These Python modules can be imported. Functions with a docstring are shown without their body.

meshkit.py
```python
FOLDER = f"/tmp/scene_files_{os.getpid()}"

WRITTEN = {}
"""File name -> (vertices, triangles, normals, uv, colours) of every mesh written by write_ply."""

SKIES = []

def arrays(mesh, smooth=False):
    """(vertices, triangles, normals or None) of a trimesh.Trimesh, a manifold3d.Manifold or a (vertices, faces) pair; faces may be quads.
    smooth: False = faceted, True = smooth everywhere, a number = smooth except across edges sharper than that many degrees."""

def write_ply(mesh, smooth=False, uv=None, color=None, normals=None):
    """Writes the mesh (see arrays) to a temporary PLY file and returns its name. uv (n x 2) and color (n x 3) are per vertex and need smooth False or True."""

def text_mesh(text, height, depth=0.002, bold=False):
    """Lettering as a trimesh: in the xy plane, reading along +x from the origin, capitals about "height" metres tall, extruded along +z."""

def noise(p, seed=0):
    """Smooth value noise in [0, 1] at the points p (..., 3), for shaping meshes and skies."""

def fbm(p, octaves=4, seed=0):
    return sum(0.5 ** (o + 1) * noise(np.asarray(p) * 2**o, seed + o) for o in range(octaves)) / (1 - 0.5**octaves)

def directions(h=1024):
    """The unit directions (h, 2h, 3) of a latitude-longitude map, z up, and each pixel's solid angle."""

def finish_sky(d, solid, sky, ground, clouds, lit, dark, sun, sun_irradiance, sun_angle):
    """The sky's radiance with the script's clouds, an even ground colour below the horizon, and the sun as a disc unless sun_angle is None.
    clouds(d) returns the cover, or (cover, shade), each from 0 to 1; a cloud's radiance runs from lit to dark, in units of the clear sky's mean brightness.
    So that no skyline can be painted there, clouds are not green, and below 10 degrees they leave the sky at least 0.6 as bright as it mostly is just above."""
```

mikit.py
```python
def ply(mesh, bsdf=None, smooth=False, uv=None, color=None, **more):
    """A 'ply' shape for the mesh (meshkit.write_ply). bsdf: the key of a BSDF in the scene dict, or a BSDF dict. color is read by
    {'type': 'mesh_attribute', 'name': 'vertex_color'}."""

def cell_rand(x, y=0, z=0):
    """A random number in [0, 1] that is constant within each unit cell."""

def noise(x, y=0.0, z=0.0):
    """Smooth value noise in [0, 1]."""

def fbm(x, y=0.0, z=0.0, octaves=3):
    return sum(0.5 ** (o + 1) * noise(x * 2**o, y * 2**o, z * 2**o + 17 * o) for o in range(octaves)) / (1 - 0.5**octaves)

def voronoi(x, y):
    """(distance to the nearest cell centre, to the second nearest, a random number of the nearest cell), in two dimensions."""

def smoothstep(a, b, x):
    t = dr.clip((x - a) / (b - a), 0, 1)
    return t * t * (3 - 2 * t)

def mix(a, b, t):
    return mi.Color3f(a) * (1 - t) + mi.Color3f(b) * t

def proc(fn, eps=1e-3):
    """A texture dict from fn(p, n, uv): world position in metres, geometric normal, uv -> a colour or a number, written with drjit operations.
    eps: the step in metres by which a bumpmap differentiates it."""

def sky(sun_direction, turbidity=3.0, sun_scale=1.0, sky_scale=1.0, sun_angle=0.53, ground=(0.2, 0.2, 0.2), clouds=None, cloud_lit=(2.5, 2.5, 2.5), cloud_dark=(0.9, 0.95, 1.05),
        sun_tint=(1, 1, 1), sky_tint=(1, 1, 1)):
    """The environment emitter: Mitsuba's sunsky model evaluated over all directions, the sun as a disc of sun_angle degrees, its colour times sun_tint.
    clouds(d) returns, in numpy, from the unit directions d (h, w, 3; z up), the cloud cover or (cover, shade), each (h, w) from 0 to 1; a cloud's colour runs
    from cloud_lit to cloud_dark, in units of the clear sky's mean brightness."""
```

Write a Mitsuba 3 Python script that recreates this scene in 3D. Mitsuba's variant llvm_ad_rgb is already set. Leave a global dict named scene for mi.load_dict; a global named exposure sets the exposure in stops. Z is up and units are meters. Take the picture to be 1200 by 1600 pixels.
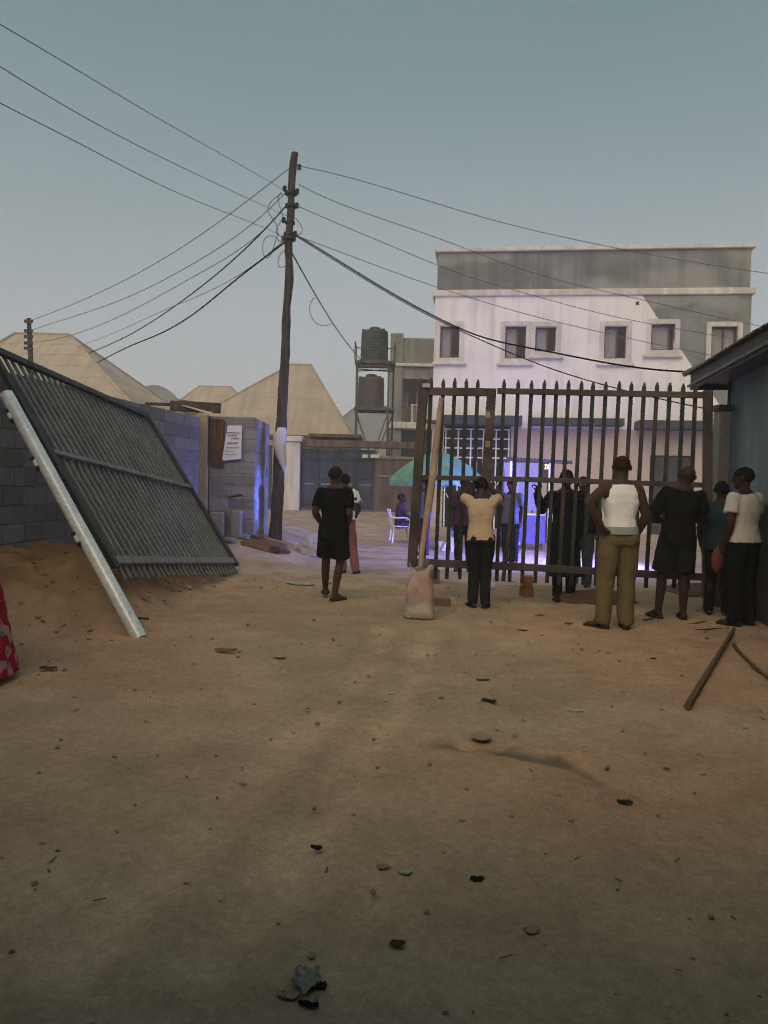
import math
import numpy as np
import trimesh
import drjit as dr
import mitsuba as mi
import manifold3d as m3
from shapely.geometry import Polygon, box as sbox
import mikit
from mikit import proc, noise, fbm, mix, smoothstep
import meshkit

# ------------------------------------------------------------------ camera, sky, exposure
W, H = 1200.0, 1600.0                      # the photograph's pixels, used to measure places
FOC, PITCH, ROLL = 1200.0, math.atan(45 / 1200), math.radians(1.3)
EYE = np.array([0, 0, 1.5])
_f = np.array([0, math.cos(PITCH), -math.sin(PITCH)])
_r0, _u0 = np.array([1.0, 0, 0]), np.array([0, math.sin(PITCH), math.cos(PITCH)])
_R = math.cos(ROLL) * _r0 + math.sin(ROLL) * _u0
_U = -math.sin(ROLL) * _r0 + math.cos(ROLL) * _u0
T = mi.ScalarTransform4f
HAZE = True
scene, labels = {}, {}
scene['camera'] = {
    'type': 'perspective', 'fov': 2 * math.degrees(math.atan(600 / FOC)), 'fov_axis': 'x',
    'near_clip': 0.05, 'far_clip': 3000.0,
    'to_world': T().look_at(origin=EYE.tolist(), target=(EYE + _f).tolist(), up=_U.tolist())}


def sstep(a, b, x):
    t = np.clip((np.asarray(x, float) - a) / (b - a), 0, 1)
    return t * t * (3 - 2 * t)


def overcast(d):
    """Dust-grey dusk: an even veil, a little lighter towards the horizon."""
    e = np.clip(d[..., 2], 0, 1)
    n = meshkit.fbm(d * np.array([2.0, 2.0, 4.0]) + 7.0, 3)
    return np.full(d.shape[:2], 0.96), np.clip(sstep(0.0, 0.56, e) + 0.16 * (n - 0.5), 0, 1)


SUN = np.array([-0.35, -1.0, 0.80])
scene['sky'] = mikit.sky(SUN, turbidity=6.0, sun_scale=0.17, sky_scale=1.0, sun_angle=60.0, ground=(0.16, 0.13, 0.1),
                         clouds=overcast, cloud_lit=(0.435, 0.455, 0.49), cloud_dark=(0.138, 0.218, 0.228), sun_tint=(0.99, 0.97, 0.94), sky_tint=(0.95, 1.02, 0.92))
exposure = 3.35
LAMP_A, LAMP_B, LAMP_T, LAMP_S = 4.8, 15.0, 0.8, 2.0
HAZE_D = 0.0035
LAMP_C = 150.0
LAMP_G = 44.0

# ------------------------------------------------------------------ measuring helpers


def ray(px, py):
    return _f + (px - 600) / FOC * _R - (py - 800) / FOC * _U


def at(px, py, Y):
    """The point at distance Y (world y) that is seen at the photograph's pixel."""
    d = ray(px, py)
    return EYE + d * (Y / d[1])


_rg = np.random.default_rng(5)
RUTS = [[(120, 1500), (330, 1290), (470, 1150), (560, 1060), (600, 985)], [(330, 1500), (500, 1270), (590, 1140), (640, 1060), (668, 990)]]
DENTS = np.c_[_rg.uniform(-4.5, 4.5, 420), _rg.uniform(1.6, 12.5, 420), _rg.uniform(.05, .10, 420), _rg.uniform(0, 3.14, 420), _rg.uniform(.007, .019, 420)]
FURROW = [(680, 1160), (760, 1166), (840, 1180), (900, 1196), (985, 1235)]


def ground_z(x, y):
    x, y = np.asarray(x, float), np.asarray(y, float)
    p = np.stack([x, y, np.zeros_like(x)], -1)
    near = np.exp(-np.maximum(0, y - 30) / 30)
    z = 0.05 * (meshkit.fbm(p * 0.45 + 3.1, 2) - 0.5) * near
    z = z + 0.05 * (meshkit.fbm(p * 1.7 + 9.3, 3, 2) - 0.5) * near * (1 - 0.75 * sstep(10.5, 13, y))
    z = z + 0.38 * sstep(21, 30, y)                                                     # the street climbs to the far compound
    z = z + 0.40 * sstep(11.6, 15, y) * sstep(-0.9, -2.9, x) * sstep(24, 20, y)         # bank under the block wall and the pole
    heap = sstep(-2.35, -3.35, x) * sstep(6.9, 8.3, y) * sstep(12.4, 9.5, y)             # sand against the wall
    z = z + (0.60 + 0.30 * (meshkit.fbm(p * 2.3, 3, 4) - 0.5)) * heap
    z = z + 0.05 * sstep(0.5, 0.0, np.abs(y - 11.4 + 0.1 * x)) * sstep(-1.5, -0.5, x)   # low ridge where the yard meets the street
    return z


def ground(px, py):
    """Where the ground is seen at the photograph's pixel."""
    d = ray(px, py)
    t = (0 - EYE[2]) / d[2]
    for _ in range(12):
        p = EYE + d * t
        t += (float(ground_z(p[0], p[1])) - p[2]) / d[2] * 0.8
    return EYE + d * t


def on_ground(px, Y):
    """The ground point at distance Y below the photograph's column px."""
    p = at(px, 760, Y)
    return np.array([p[0], Y, float(ground_z(p[0], Y))])


# ------------------------------------------------------------------ naming helpers


def free(key):
    if key not in scene and key not in labels and not any(k.startswith(key + '__') for k in scene):
        return key
    i = 1
    while True:
        k = f'{key}_{i:03d}'
        if k not in scene and k not in labels and not any(q.startswith(k + '__') for q in scene):
            return k
        i += 1


def thing(name, label, cat, group=None):
    key = free(name)
    labels[key] = {'label': label, 'category': cat}
    if group:
        labels[key]['group'] = group
    return key


_count = {}


def part(parent, name, mesh, mat, smooth=False, label=None, stuff=False, **more):
    base = f'{parent}__{name}'
    n = _count.get(base, 0)
    _count[base] = n + 1
    key = base if n == 0 else f'{base}_{n:03d}'
    scene[key] = mikit.ply(mesh, mat, smooth=smooth, **more)
    if label:
        labels[key] = {'label': label}
    if stuff:
        labels[key] = {**labels.get(key, {}), 'kind': 'stuff'}
    return key


def single(name, mesh, mat, label, cat, group=None, smooth=False, **more):
    key = thing(name, label, cat, group)
    scene[key] = mikit.ply(mesh, mat, smooth=smooth, **more)
    return key


def structure(name, mesh, mat, smooth=False, kind='structure', label=None):
    scene[name] = mikit.ply(mesh, mat, smooth=smooth)
    labels[name] = {'kind': kind}
    if label:
        labels[name].update(label=label)
    return name


# ------------------------------------------------------------------ mesh helpers


def cat(*ms):
    return trimesh.util.concatenate([m for m in ms if m is not None])


def bx(x0, x1, y0, y1, z0, z1):
    m = trimesh.creation.box((abs(x1 - x0), abs(y1 - y0), abs(z1 - z0)))
    m.apply_translation(((x0 + x1) / 2, (y0 + y1) / 2, (z0 + z1) / 2))
    return m


def cbx(x0, x1, y0, y1, z0, z1, c=0.008):
    """A box with chamfered edges."""
    x0, x1, y0, y1, z0, z1 = min(x0, x1), max(x0, x1), min(y0, y1), max(y0, y1), min(z0, z1), max(z0, z1)
    pts = []
    for sx, X in ((1, x0), (-1, x1)):
        for sy, Y in ((1, y0), (-1, y1)):
            for sz, Z in ((1, z0), (-1, z1)):
                pts += [(X + sx * c, Y + sy * c, Z), (X + sx * c, Y, Z + sz * c), (X, Y + sy * c, Z + sz * c)]
    return trimesh.convex.convex_hull(np.array(pts))


def bar(p, q, w, h=None, up=(0, 0, 1), c=0.0):
    """A square-section bar from p to q, w wide (sideways) and h deep (along up)."""
    p, q = np.asarray(p, float), np.asarray(q, float)
    h = w if h is None else h
    L = np.linalg.norm(q - p)
    d = (q - p) / L
    up = np.asarray(up, float)
    s = np.cross(d, up)
    if np.linalg.norm(s) < 1e-6:
        s = np.cross(d, [0, 1, 0])
    s /= np.linalg.norm(s)
    u = np.cross(s, d)
    m = cbx(-w / 2, w / 2, 0, L, -h / 2, h / 2, c) if c else bx(-w / 2, w / 2, 0, L, -h / 2, h / 2)
    M = np.eye(4)
    M[:3, 0], M[:3, 1], M[:3, 2], M[:3, 3] = s, d, u, p
    m.apply_transform(M)
    return m


def tube(pts, r, sides=6, cap=True):
    p = np.asarray(pts, float)
    n = len(p)
    r = np.broadcast_to(np.asarray(r, float), (n,))
    t = np.gradient(p, axis=0)
    t /= np.linalg.norm(t, axis=1, keepdims=True) + 1e-12
    ref = np.array([0, 0, 1.0]) if abs(t[:, 2]).mean() < 0.8 else np.array([1.0, 0, 0])
    a = np.cross(t, ref)
    a /= np.linalg.norm(a, axis=1, keepdims=True) + 1e-12
    b = np.cross(t, a)
    ang = np.arange(sides) * 2 * np.pi / sides
    v = (p[:, None] + r[:, None, None] * (np.cos(ang)[None, :, None] * a[:, None] + np.sin(ang)[None, :, None] * b[:, None])).reshape(-1, 3)
    f = []
    for i in range(n - 1):
        for j in range(sides):
            k = (j + 1) % sides
            f += [(i * sides + j, i * sides + k, (i + 1) * sides + k), (i * sides + j, (i + 1) * sides + k, (i + 1) * sides + j)]
    if cap:
        v = np.vstack([v, p[0], p[-1]])
        for j in range(sides):
            k = (j + 1) % sides
            f += [(n * sides, k, j), (n * sides + 1, (n - 1) * sides + j, (n - 1) * sides + k)]
    return trimesh.Trimesh(v, f, process=False)


def spline(pts, n=24):
    from scipy.interpolate import CubicSpline, PchipInterpolator
    p = np.asarray(pts, float)
    s = np.r_[0, np.cumsum(np.linalg.norm(np.diff(p, axis=0), axis=1))]
    k = CubicSpline(s, p) if len(p) > 2 else PchipInterpolator(s, p)
    return k(np.linspace(0, s[-1], n))


def frame(o, x, y, z):
    M = np.eye(4)
    M[:3, 0], M[:3, 1], M[:3, 2], M[:3, 3] = x, y, z, o
    return M


def moved(m, M):
    m = m.copy()
    m.apply_transform(M)
    return m


def extrude(poly, depth):
    """A shapely polygon in (u, z) as a slab: x = u, z = z, y from 0 to depth."""
    geoms = getattr(poly, 'geoms', [poly])
    out = []
    for g in geoms:
        m = trimesh.creation.extrude_polygon(g, depth, engine='earcut')
        v = m.vertices.copy()
        m.vertices = np.c_[v[:, 0], depth - v[:, 2], v[:, 1]]
        out.append(m)
    m = cat(*out)
    trimesh.repair.fix_normals(m)
    return m


def lathe(prof, sides=24):
    """Revolve (radius, z) pairs about z."""
    m = trimesh.creation.revolve(np.asarray(prof, float), sections=sides)
    return m


def rough(m, amp, freq, seed=0, octaves=3):
    """Push the vertices about along their normals."""
    m = m.copy()
    n = meshkit.fbm(np.asarray(m.vertices) * freq + 11.7 + seed, octaves, seed) - 0.5
    m.vertices = m.vertices + m.vertex_normals * (n * 2 * amp)[:, None]
    return m


def tri(man):
    x = man.to_mesh()
    return trimesh.Trimesh(np.array(x.vert_properties[:, :3], float), np.array(x.tri_verts), process=False)


def man(m):
    m = trimesh.Trimesh(m.vertices, m.faces, process=True)
    return m3.Manifold(m3.Mesh(np.asarray(m.vertices, np.float32), np.asarray(m.faces, np.uint32)))


def lump(rx, ry, rz, seed, sub=2, amp=0.25, freq=1.6):
    """An irregular stone or clod."""
    m = trimesh.creation.icosphere(subdivisions=sub)
    n = meshkit.fbm(np.asarray(m.vertices) * freq + seed * 3.7, 3, seed) - 0.5
    m.vertices = m.vertices * (1 + 2 * amp * n)[:, None] * np.array([rx, ry, rz])
    return m


# ------------------------------------------------------------------ materials


def rgb(*c):
    return {'type': 'rgb', 'value': list(map(float, c))}


def principled(name, color, roughness=0.8, metallic=0.0, specular=0.3, bump=None, **more):
    b = {'type': 'principled', 'base_color': color if isinstance(color, dict) else rgb(*color), 'roughness': roughness, 'metallic': metallic, 'specular': specular, **more}
    if bump:
        b = {'type': 'bumpmap', 'arbitrary': bump[0], 'scale': bump[1], 'bsdf': b}
    scene[name] = {'type': 'twosided', 'bsdf': b}
    return name


def cloth(name, *c):
    scene[name] = {'type': 'twosided', 'bsdf': {'type': 'diffuse', 'reflectance': rgb(*c)}}
    return name


FURROW_W = [ground(*p)[:2] for p in FURROW]
RUTS_W = [[ground(*p)[:2] for p in r_] for r_ in RUTS]


def furrow_distance(x, y, line=None):
    d = mi.Float(9)
    line = FURROW_W if line is None else line
    for (ax, ay), (bx_, by_) in zip(line[:-1], line[1:]):
        ux, uy = bx_ - ax, by_ - ay
        t = dr.clip(((x - ax) * ux + (y - ay) * uy) / (ux * ux + uy * uy), 0, 1)
        d = dr.minimum(d, dr.sqrt(dr.square(x - ax - t * ux) + dr.square(y - ay - t * uy)))
    return d


def soil(p, n, uv):
    big = fbm(p.x * 0.55 + 40, p.y * 0.55 + 40, 0.0, 3)
    mid = fbm(p.x * 3.1 + 9, p.y * 3.1 + 70, 0.0, 3)
    fine = noise(p.x * 31 + 200, p.y * 31 + 300)
    grain = noise(p.x * 120 + 500, p.y * 120 + 700)
    c = mix((0.47, 0.335, 0.232), (0.40, 0.283, 0.192), smoothstep(0.35, 0.65, big))
    c = mix(c, (0.48, 0.29, 0.185), 0.7 * smoothstep(0.5, 0.72, fbm(p.x * 0.4 + 91, p.y * 0.5 + 13, 0.0, 2)))
    c = c * (0.80 + 0.38 * mid) * (0.90 + 0.20 * fine) * (0.86 + 0.28 * grain)
    street = smoothstep(10.9, 12.6, p.y + 1.4 * (mid - 0.5))
    c = mix(c, mi.Color3f(0.42, 0.325, 0.27) * (0.7 + 0.6 * mid), street)
    heap = smoothstep(-2.2, -3.0, p.x) * smoothstep(7.0, 8.0, p.y) * smoothstep(13.0, 11.5, p.y)
    c = mix(c, mi.Color3f(0.29, 0.165, 0.080) * (0.5 + 1.0 * mid), 0.9 * heap)
    wet = smoothstep(0.12, 0.0, furrow_distance(p.x, p.y) + 0.22 * (fbm(p.x * 5, p.y * 5, 3.0, 3) - 0.42))
    wob = 0.10 * (fbm(p.x * 2.2 + 5, p.y * 2.2 + 8, 1.0, 2) - 0.5)
    rut = dr.minimum(furrow_distance(p.x, p.y, RUTS_W[0]), furrow_distance(p.x, p.y, RUTS_W[1])) + wob
    c = c * (1 + 0.16 * smoothstep(0.20, 0.05, rut) * (0.4 + mid))
    return mix(c, mi.Color3f(0.115, 0.10, 0.072), 0.75 * wet)


def soil_relief(p, n, uv):
    return (0.2 + 0.8 * smoothstep(15.0, 9.0, p.y)) * (0.012 * fbm(p.x * 9 + 20, p.y * 9 + 20, 0.0, 3) + 0.0028 * noise(p.x * 48, p.y * 48) + 0.0014 * noise(p.x * 110, p.y * 110))


scene['soil'] = {'type': 'twosided', 'bsdf': {'type': 'bumpmap', 'arbitrary': proc(soil_relief, 4e-3), 'scale': 1.0, 'bsdf': {'type': 'diffuse', 'reflectance': proc(soil)}}}


def mottled(a, b, f=1.0, streak=0.0, speck=0.25):
    def fn(p, n, uv):
        m = fbm(p.x * f + 31, p.y * f + 57, p.z * f + 13, 3)
        s = fbm((p.x + p.y) * f * 6 + 5, p.z * f * 0.5 + 3, 0.0, 2)
        g = noise(p.x * 37 + 100, p.y * 37 + 100, p.z * 37 + 100)
        return mix(a, b, smoothstep(0.3, 0.7, m * (1 - streak) + s * streak)) * (1 - speck / 2 + speck * g)
    return proc(fn)


# ------------------------------------------------------------------ the white two-storey house across the street
FA, FB = at(682, 390, 24.6), at(1178, 380, 23.4)
_fu = np.array([FB[0] - FA[0], FB[1] - FA[1], 0.0])
FLEN = np.linalg.norm(_fu)
_fu /= FLEN
_fv = np.array([-_fu[1], _fu[0], 0.0])                      # into the house
FO = np.array([FA[0], FA[1], 0.0])
FM = frame(FO, _fu, _fv, [0, 0, 1])


def fac(px, py, v=0.0):
    """(u, z) on the facade (or v metres behind it) seen at a pixel."""
    d = ray(px, py)
    o = FO + _fv * v
    t = np.dot(o - EYE, _fv) / np.dot(d, _fv)
    p = EYE + d * t
    return float(np.dot(p - FO, _fu)), float(p[2])


_PA, _PB = fac(1000, 457), fac(1077, 566)


def facade_paint(p, n, uv):
    u = (p.x - float(FO[0])) * float(_fu[0]) + (p.y - float(FO[1])) * float(_fu[1])
    m = fbm(p.x * 1.1 + 31, p.y * 1.1 + 57, p.z * 1.1 + 13, 3)
    s = fbm(u * 5 + 5, p.z * 0.45 + 3, 0.0, 2)
    g = noise(p.x * 37 + 100, p.y * 37 + 100, p.z * 37 + 100)
    bare = mix((0.235, 0.245, 0.235), (0.155, 0.165, 0.16), smoothstep(0.3, 0.7, 0.8 * m + 0.2 * s)) * (0.85 + 0.3 * g)
    bare = mix(bare, mi.Color3f(0.33, 0.33, 0.31), 0.6 * smoothstep(0.56, 0.72, fbm(u * 0.5 + 8, p.z * 0.8 + 4, 2.0, 3)))
    drip = smoothstep(0.55, 0.8, fbm(u * 7 + 55, p.z * 0.35 + 9, 0.0, 3))
    bare = bare * (1 - 0.16 * drip)
    white = mix((0.78, 0.765, 0.75), (0.67, 0.655, 0.64), smoothstep(0.45, 0.75, 0.5 * m + 0.5 * s)) * (0.97 + 0.06 * g) * (1 - 0.10 * drip)
    k = (_PB[1] - _PA[1]) / (_PB[0] - _PA[0])
    edge = (p.z - (_PA[1] + (u - _PA[0]) * k)) * 0.8 + 0.06 * (m - 0.5)
    low = smoothstep(2.05, 2.0, p.z + 0.04 * m)            # beige band round the shopfronts
    white = mix(white, mi.Color3f(0.50, 0.42, 0.35) * (0.9 + 0.2 * m), smoothstep(3.36, 3.30, p.z) + 0 * low)
    t = smoothstep(-0.02, 0.02, edge)
    t = dr.select(p.z > float(fac(900, 460)[1]), 1.0, t)
    return mix(white, bare, t)


def plaster_relief(p, n, uv):
    return 0.006 * fbm(p.x * 7 + 9, p.y * 7 + 9, p.z * 7 + 9, 2)


principled('facade', proc(facade_paint), 0.9, bump=(proc(plaster_relief, 6e-3), 1.0))
principled('cement', mottled((0.25, 0.245, 0.225), (0.165, 0.16, 0.15), 0.9, 0.4), 0.92)
principled('pale_trim', mottled((0.66, 0.63, 0.59), (0.5, 0.475, 0.44), 1.3, 0.5, 0.1), 0.85)
principled('dark_slab', (0.055, 0.06, 0.075), 0.75)
principled('window_frame', (0.10, 0.075, 0.06), 0.6)
principled('curtain', (0.30, 0.295, 0.295), 0.9)
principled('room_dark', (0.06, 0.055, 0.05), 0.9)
principled('white_iron', (0.78, 0.78, 0.78), 0.5)
principled('dark_door', (0.045, 0.05, 0.05), 0.6)
scene['pane_glass'] = {'type': 'principled', 'base_color': rgb(0.02, 0.02, 0.025), 'roughness': 0.25, 'specular': 0.25}
scene['pane_glass'] = {'type': 'twosided', 'bsdf': scene['pane_glass']}

house = thing('white_house', 'white and bare cement two-storey house with a flat parapet across the street', 'building')
Ztop, Zcor1, Zcor0 = fac(682, 390)[1], fac(682, 454)[1], fac(682, 464)[1]
# windows: (left, top, right, bottom) of the opening in pixels
WINS = [(688, 510, 717, 559), (790, 510, 821, 560), (837, 511, 868, 549), (945, 510, 978, 560), (1018, 507, 1053, 547), (1112, 511, 1150, 560)]
holes, wrect = [], []
for (l, t, r, b) in WINS:
    u0, z1 = fac(l, t)
    u1, z0 = fac(r, b)
    wrect.append((u0, u1, z0, z1))
    holes.append(sbox(u0, z0, u1, z1))
shop = [fac(694, 664) + fac(799, 664), fac(1016, 711) + fac(1081, 711)]
DOORS = [(shop[0][0], shop[0][2], -0.1, shop[0][1]), (shop[1][0], shop[1][2], -0.1, shop[1][1])]
for (a, b_, z0, z1) in DOORS:
    holes.append(sbox(a, z0 - 0.2, b_, z1))
wall = sbox(0, -0.3, FLEN, Zcor0)
for h_ in holes:
    wall = wall.difference(h_)
part(house, 'wall', moved(extrude(wall, 0.22), FM), 'facade')
D = 9.0
part(house, 'side_wall', moved(cat(bx(0.003, 0.22, 0.223, D, -0.3, Zcor0 - 0.002), bx(FLEN - 0.22, FLEN - 0.003, 0.223, D, -0.3, Zcor0 - 0.002), bx(0.22, FLEN - 0.22, D - 0.2, D, -0.3, Zcor0 - 0.003)), FM), 'cement')
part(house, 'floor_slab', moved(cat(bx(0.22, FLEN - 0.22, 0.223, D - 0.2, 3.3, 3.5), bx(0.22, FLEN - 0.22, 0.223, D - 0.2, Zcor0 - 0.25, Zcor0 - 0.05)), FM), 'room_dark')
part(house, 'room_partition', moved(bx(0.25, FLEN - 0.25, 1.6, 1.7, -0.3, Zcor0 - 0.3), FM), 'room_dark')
part(house, 'cornice', moved(cbx(-0.09, FLEN + 0.09, -0.08, D + 0.1, Zcor0 + 0.002, Zcor1, 0.02), FM), 'pale_trim')
ring = sbox(0.05, 0.03, FLEN - 0.05, D - 0.03).difference(sbox(0.25, 0.23, FLEN - 0.25, D - 0.23))
pm = trimesh.creation.extrude_polygon(ring, Ztop - 0.1 - Zcor1, engine='earcut')
pm.apply_translation((0, 0, Zcor1 + 0.002))
part(house, 'parapet', moved(pm, FM), 'facade')
part(house, 'coping', moved(cbx(-0.04, FLEN + 0.06, -0.08, 0.32, Ztop - 0.095, Ztop + 0.03, 0.015), FM), 'pale_trim')
part(house, 'coping', moved(bx(-0.04, 0.3, 0.325, D, Ztop - 0.093, Ztop + 0.02), FM), 'pale_trim')
part(house, 'coping', moved(bx(FLEN - 0.26, FLEN + 0.06, 0.325, D, Ztop - 0.093, Ztop + 0.02), FM), 'pale_trim')
for i, (u0, u1, z0, z1) in enumerate(wrect):
    s = sbox(u0 - 0.15, z0 - 0.14, u1 + 0.15, z1 + 0.15).difference(sbox(u0 - 0.012, z0 - 0.012, u1 + 0.012, z1 + 0.012))
    w = part(house, 'window', moved(extrude(s, 0.055), FM @ frame([0, -0.058, 0], [1, 0, 0], [0, 1, 0], [0, 0, 1])), 'pale_trim')
    part(w, 'sill', moved(cbx(u0 - 0.24, u1 + 0.24, -0.12, 0.0 - 0.004, z0 - 0.25, z0 - 0.145, 0.03), FM), 'pale_trim')
    fr = sbox(u0, z0, u1, z1).difference(sbox(u0 + 0.035, z0 + 0.035, u1 - 0.035, z1 - 0.035))
    part(w, 'frame', moved(extrude(fr, 0.05), FM @ frame([0, 0.10, 0], [1, 0, 0], [0, 1, 0], [0, 0, 1])), 'window_frame')
    c = u0 + (u1 - u0) * (0.58 if i != 5 else 0.5)
    if i == 4:
        c = u0 + (u1 - u0) * 0.8
    # the left half is curtained (soft folds), the right half stands dark
    n = 28
    xs = np.linspace(u0 + 0.04, (c if i != 5 else u1 - 0.04), n)
    yv = 0.17 + 0.012 * np.sin(np.arange(n) * 1.55 + i)
    vv = np.array([(x, y, z) for z in (z0 + 0.03, z1 - 0.03) for x, y in zip(xs, yv)])
    ff = [(k, k + 1, n + k + 1, n + k) for k in range(n - 1)]
    part(w, 'curtain', moved(trimesh.Trimesh(*meshkit.arrays((vv, ff))[:2], process=False), FM), 'curtain', smooth=True)
    part(w, 'mullion', moved(bx(c - 0.018, c + 0.018, 0.09, 0.145, z0 + 0.037, z1 - 0.037), FM), 'window_frame')
    if i != 5:
        part(w, 'pane', moved(bx(c + 0.02, u1 - 0.037, 0.118, 0.124, z0 + 0.037, z1 - 0.037), FM), 'pane_glass')
u, z = fac(996, 474)
part(house, 'drain_hole', moved(bx(u - 0.05, u + 0.05, -0.02, 0.0 - 0.002, z - 0.05, z + 0.05), FM), 'dark_door')

# canopies over the shopfronts
for (l, t, r, b, dp) in ((690, 648, 816, 664, 0.75), (829, 652, 976, 665, 0.6), (999, 656, 1112, 671, 0.8)):
    u0, z1 = fac(l, t, -dp)
    u1, z0 = fac(r, b, -dp)
    part(house, 'canopy', moved(cbx(u0, u1, -dp, -0.004, z0, z1, 0.012), FM), 'dark_slab')
u0, z1 = fac(660, 656, -0.3)
part(house, 'ledge', moved(cbx(u0 + 0.1, fac(694, 660)[0], -0.3, -0.004, z1 - 0.1, z1, 0.01), FM), 'dark_slab')

# the barred shopfront: dark glass, white bars in rows with forked motifs
u0, u1, _, z1 = DOORS[0]
sf = part(house, 'shopfront', moved(bx(u0, u1, 0.19, 0.2, -0.2, z1), FM), 'pane_glass', label='glass shopfront behind white forked burglar bars')
nb = 5
cols = np.linspace(u0 + 0.06, u1 - 0.06, nb + 1)
zr = [z1 - 0.12, z1 - 0.42, z1 - 0.72, z1 - 1.02]
for k, zz in enumerate(zr):
    part(sf, 'bar', moved(bx(u0 + 0.02, u1 - 0.02, 0.05, 0.075, zz - 0.02, zz + 0.02), FM), 'white_iron')
for k in range(nb + 1):
    part(sf, 'bar', moved(bx(cols[k] - 0.022, cols[k] + 0.022, 0.078, 0.105, 0.03, z1 - 0.1), FM), 'white_iron')
for k in range(nb):
    cm = (cols[k] + cols[k + 1]) / 2
    w = (cols[k + 1] - cols[k]) * 0.36
    for zz, s in ((z1 - 1.62, -1), (z1 - 2.45, 1)):
        part(sf, 'fork', moved(cat(bar((cm, 0.09, zz), (cm - w, 0.09, zz + s * 0.26), 0.028), bar((cm, 0.09, zz), (cm + w, 0.09, zz + s * 0.26), 0.028),
                                   bar((cm, 0.0902, zz - s * 0.5), (cm, 0.0902, zz + s * 0.55), 0.03)), FM), 'white_iron')
    part(sf, 'bar', moved(bx(cm - 0.014, cm + 0.014, 0.08, 0.10, z1 - 1.0, z1 - 0.44), FM), 'white_iron')
# plain dark door on the right
u0, u1, _, z1 = DOORS[1]
dd = part(house, 'door', moved(bx(u0 + 0.01, u1 - 0.01, 0.1, 0.15, -0.1, z1 - 0.01), FM), 'dark_door')
for k in range(2):
    a = u0 + 0.12 + k * (u1 - u0) / 2
    part(dd, 'panel', moved(cbx(a, a + (u1 - u0) / 2 - 0.22, 0.08, 0.098, 0.3, z1 - 0.25, 0.01), FM), 'dark_door')

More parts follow.
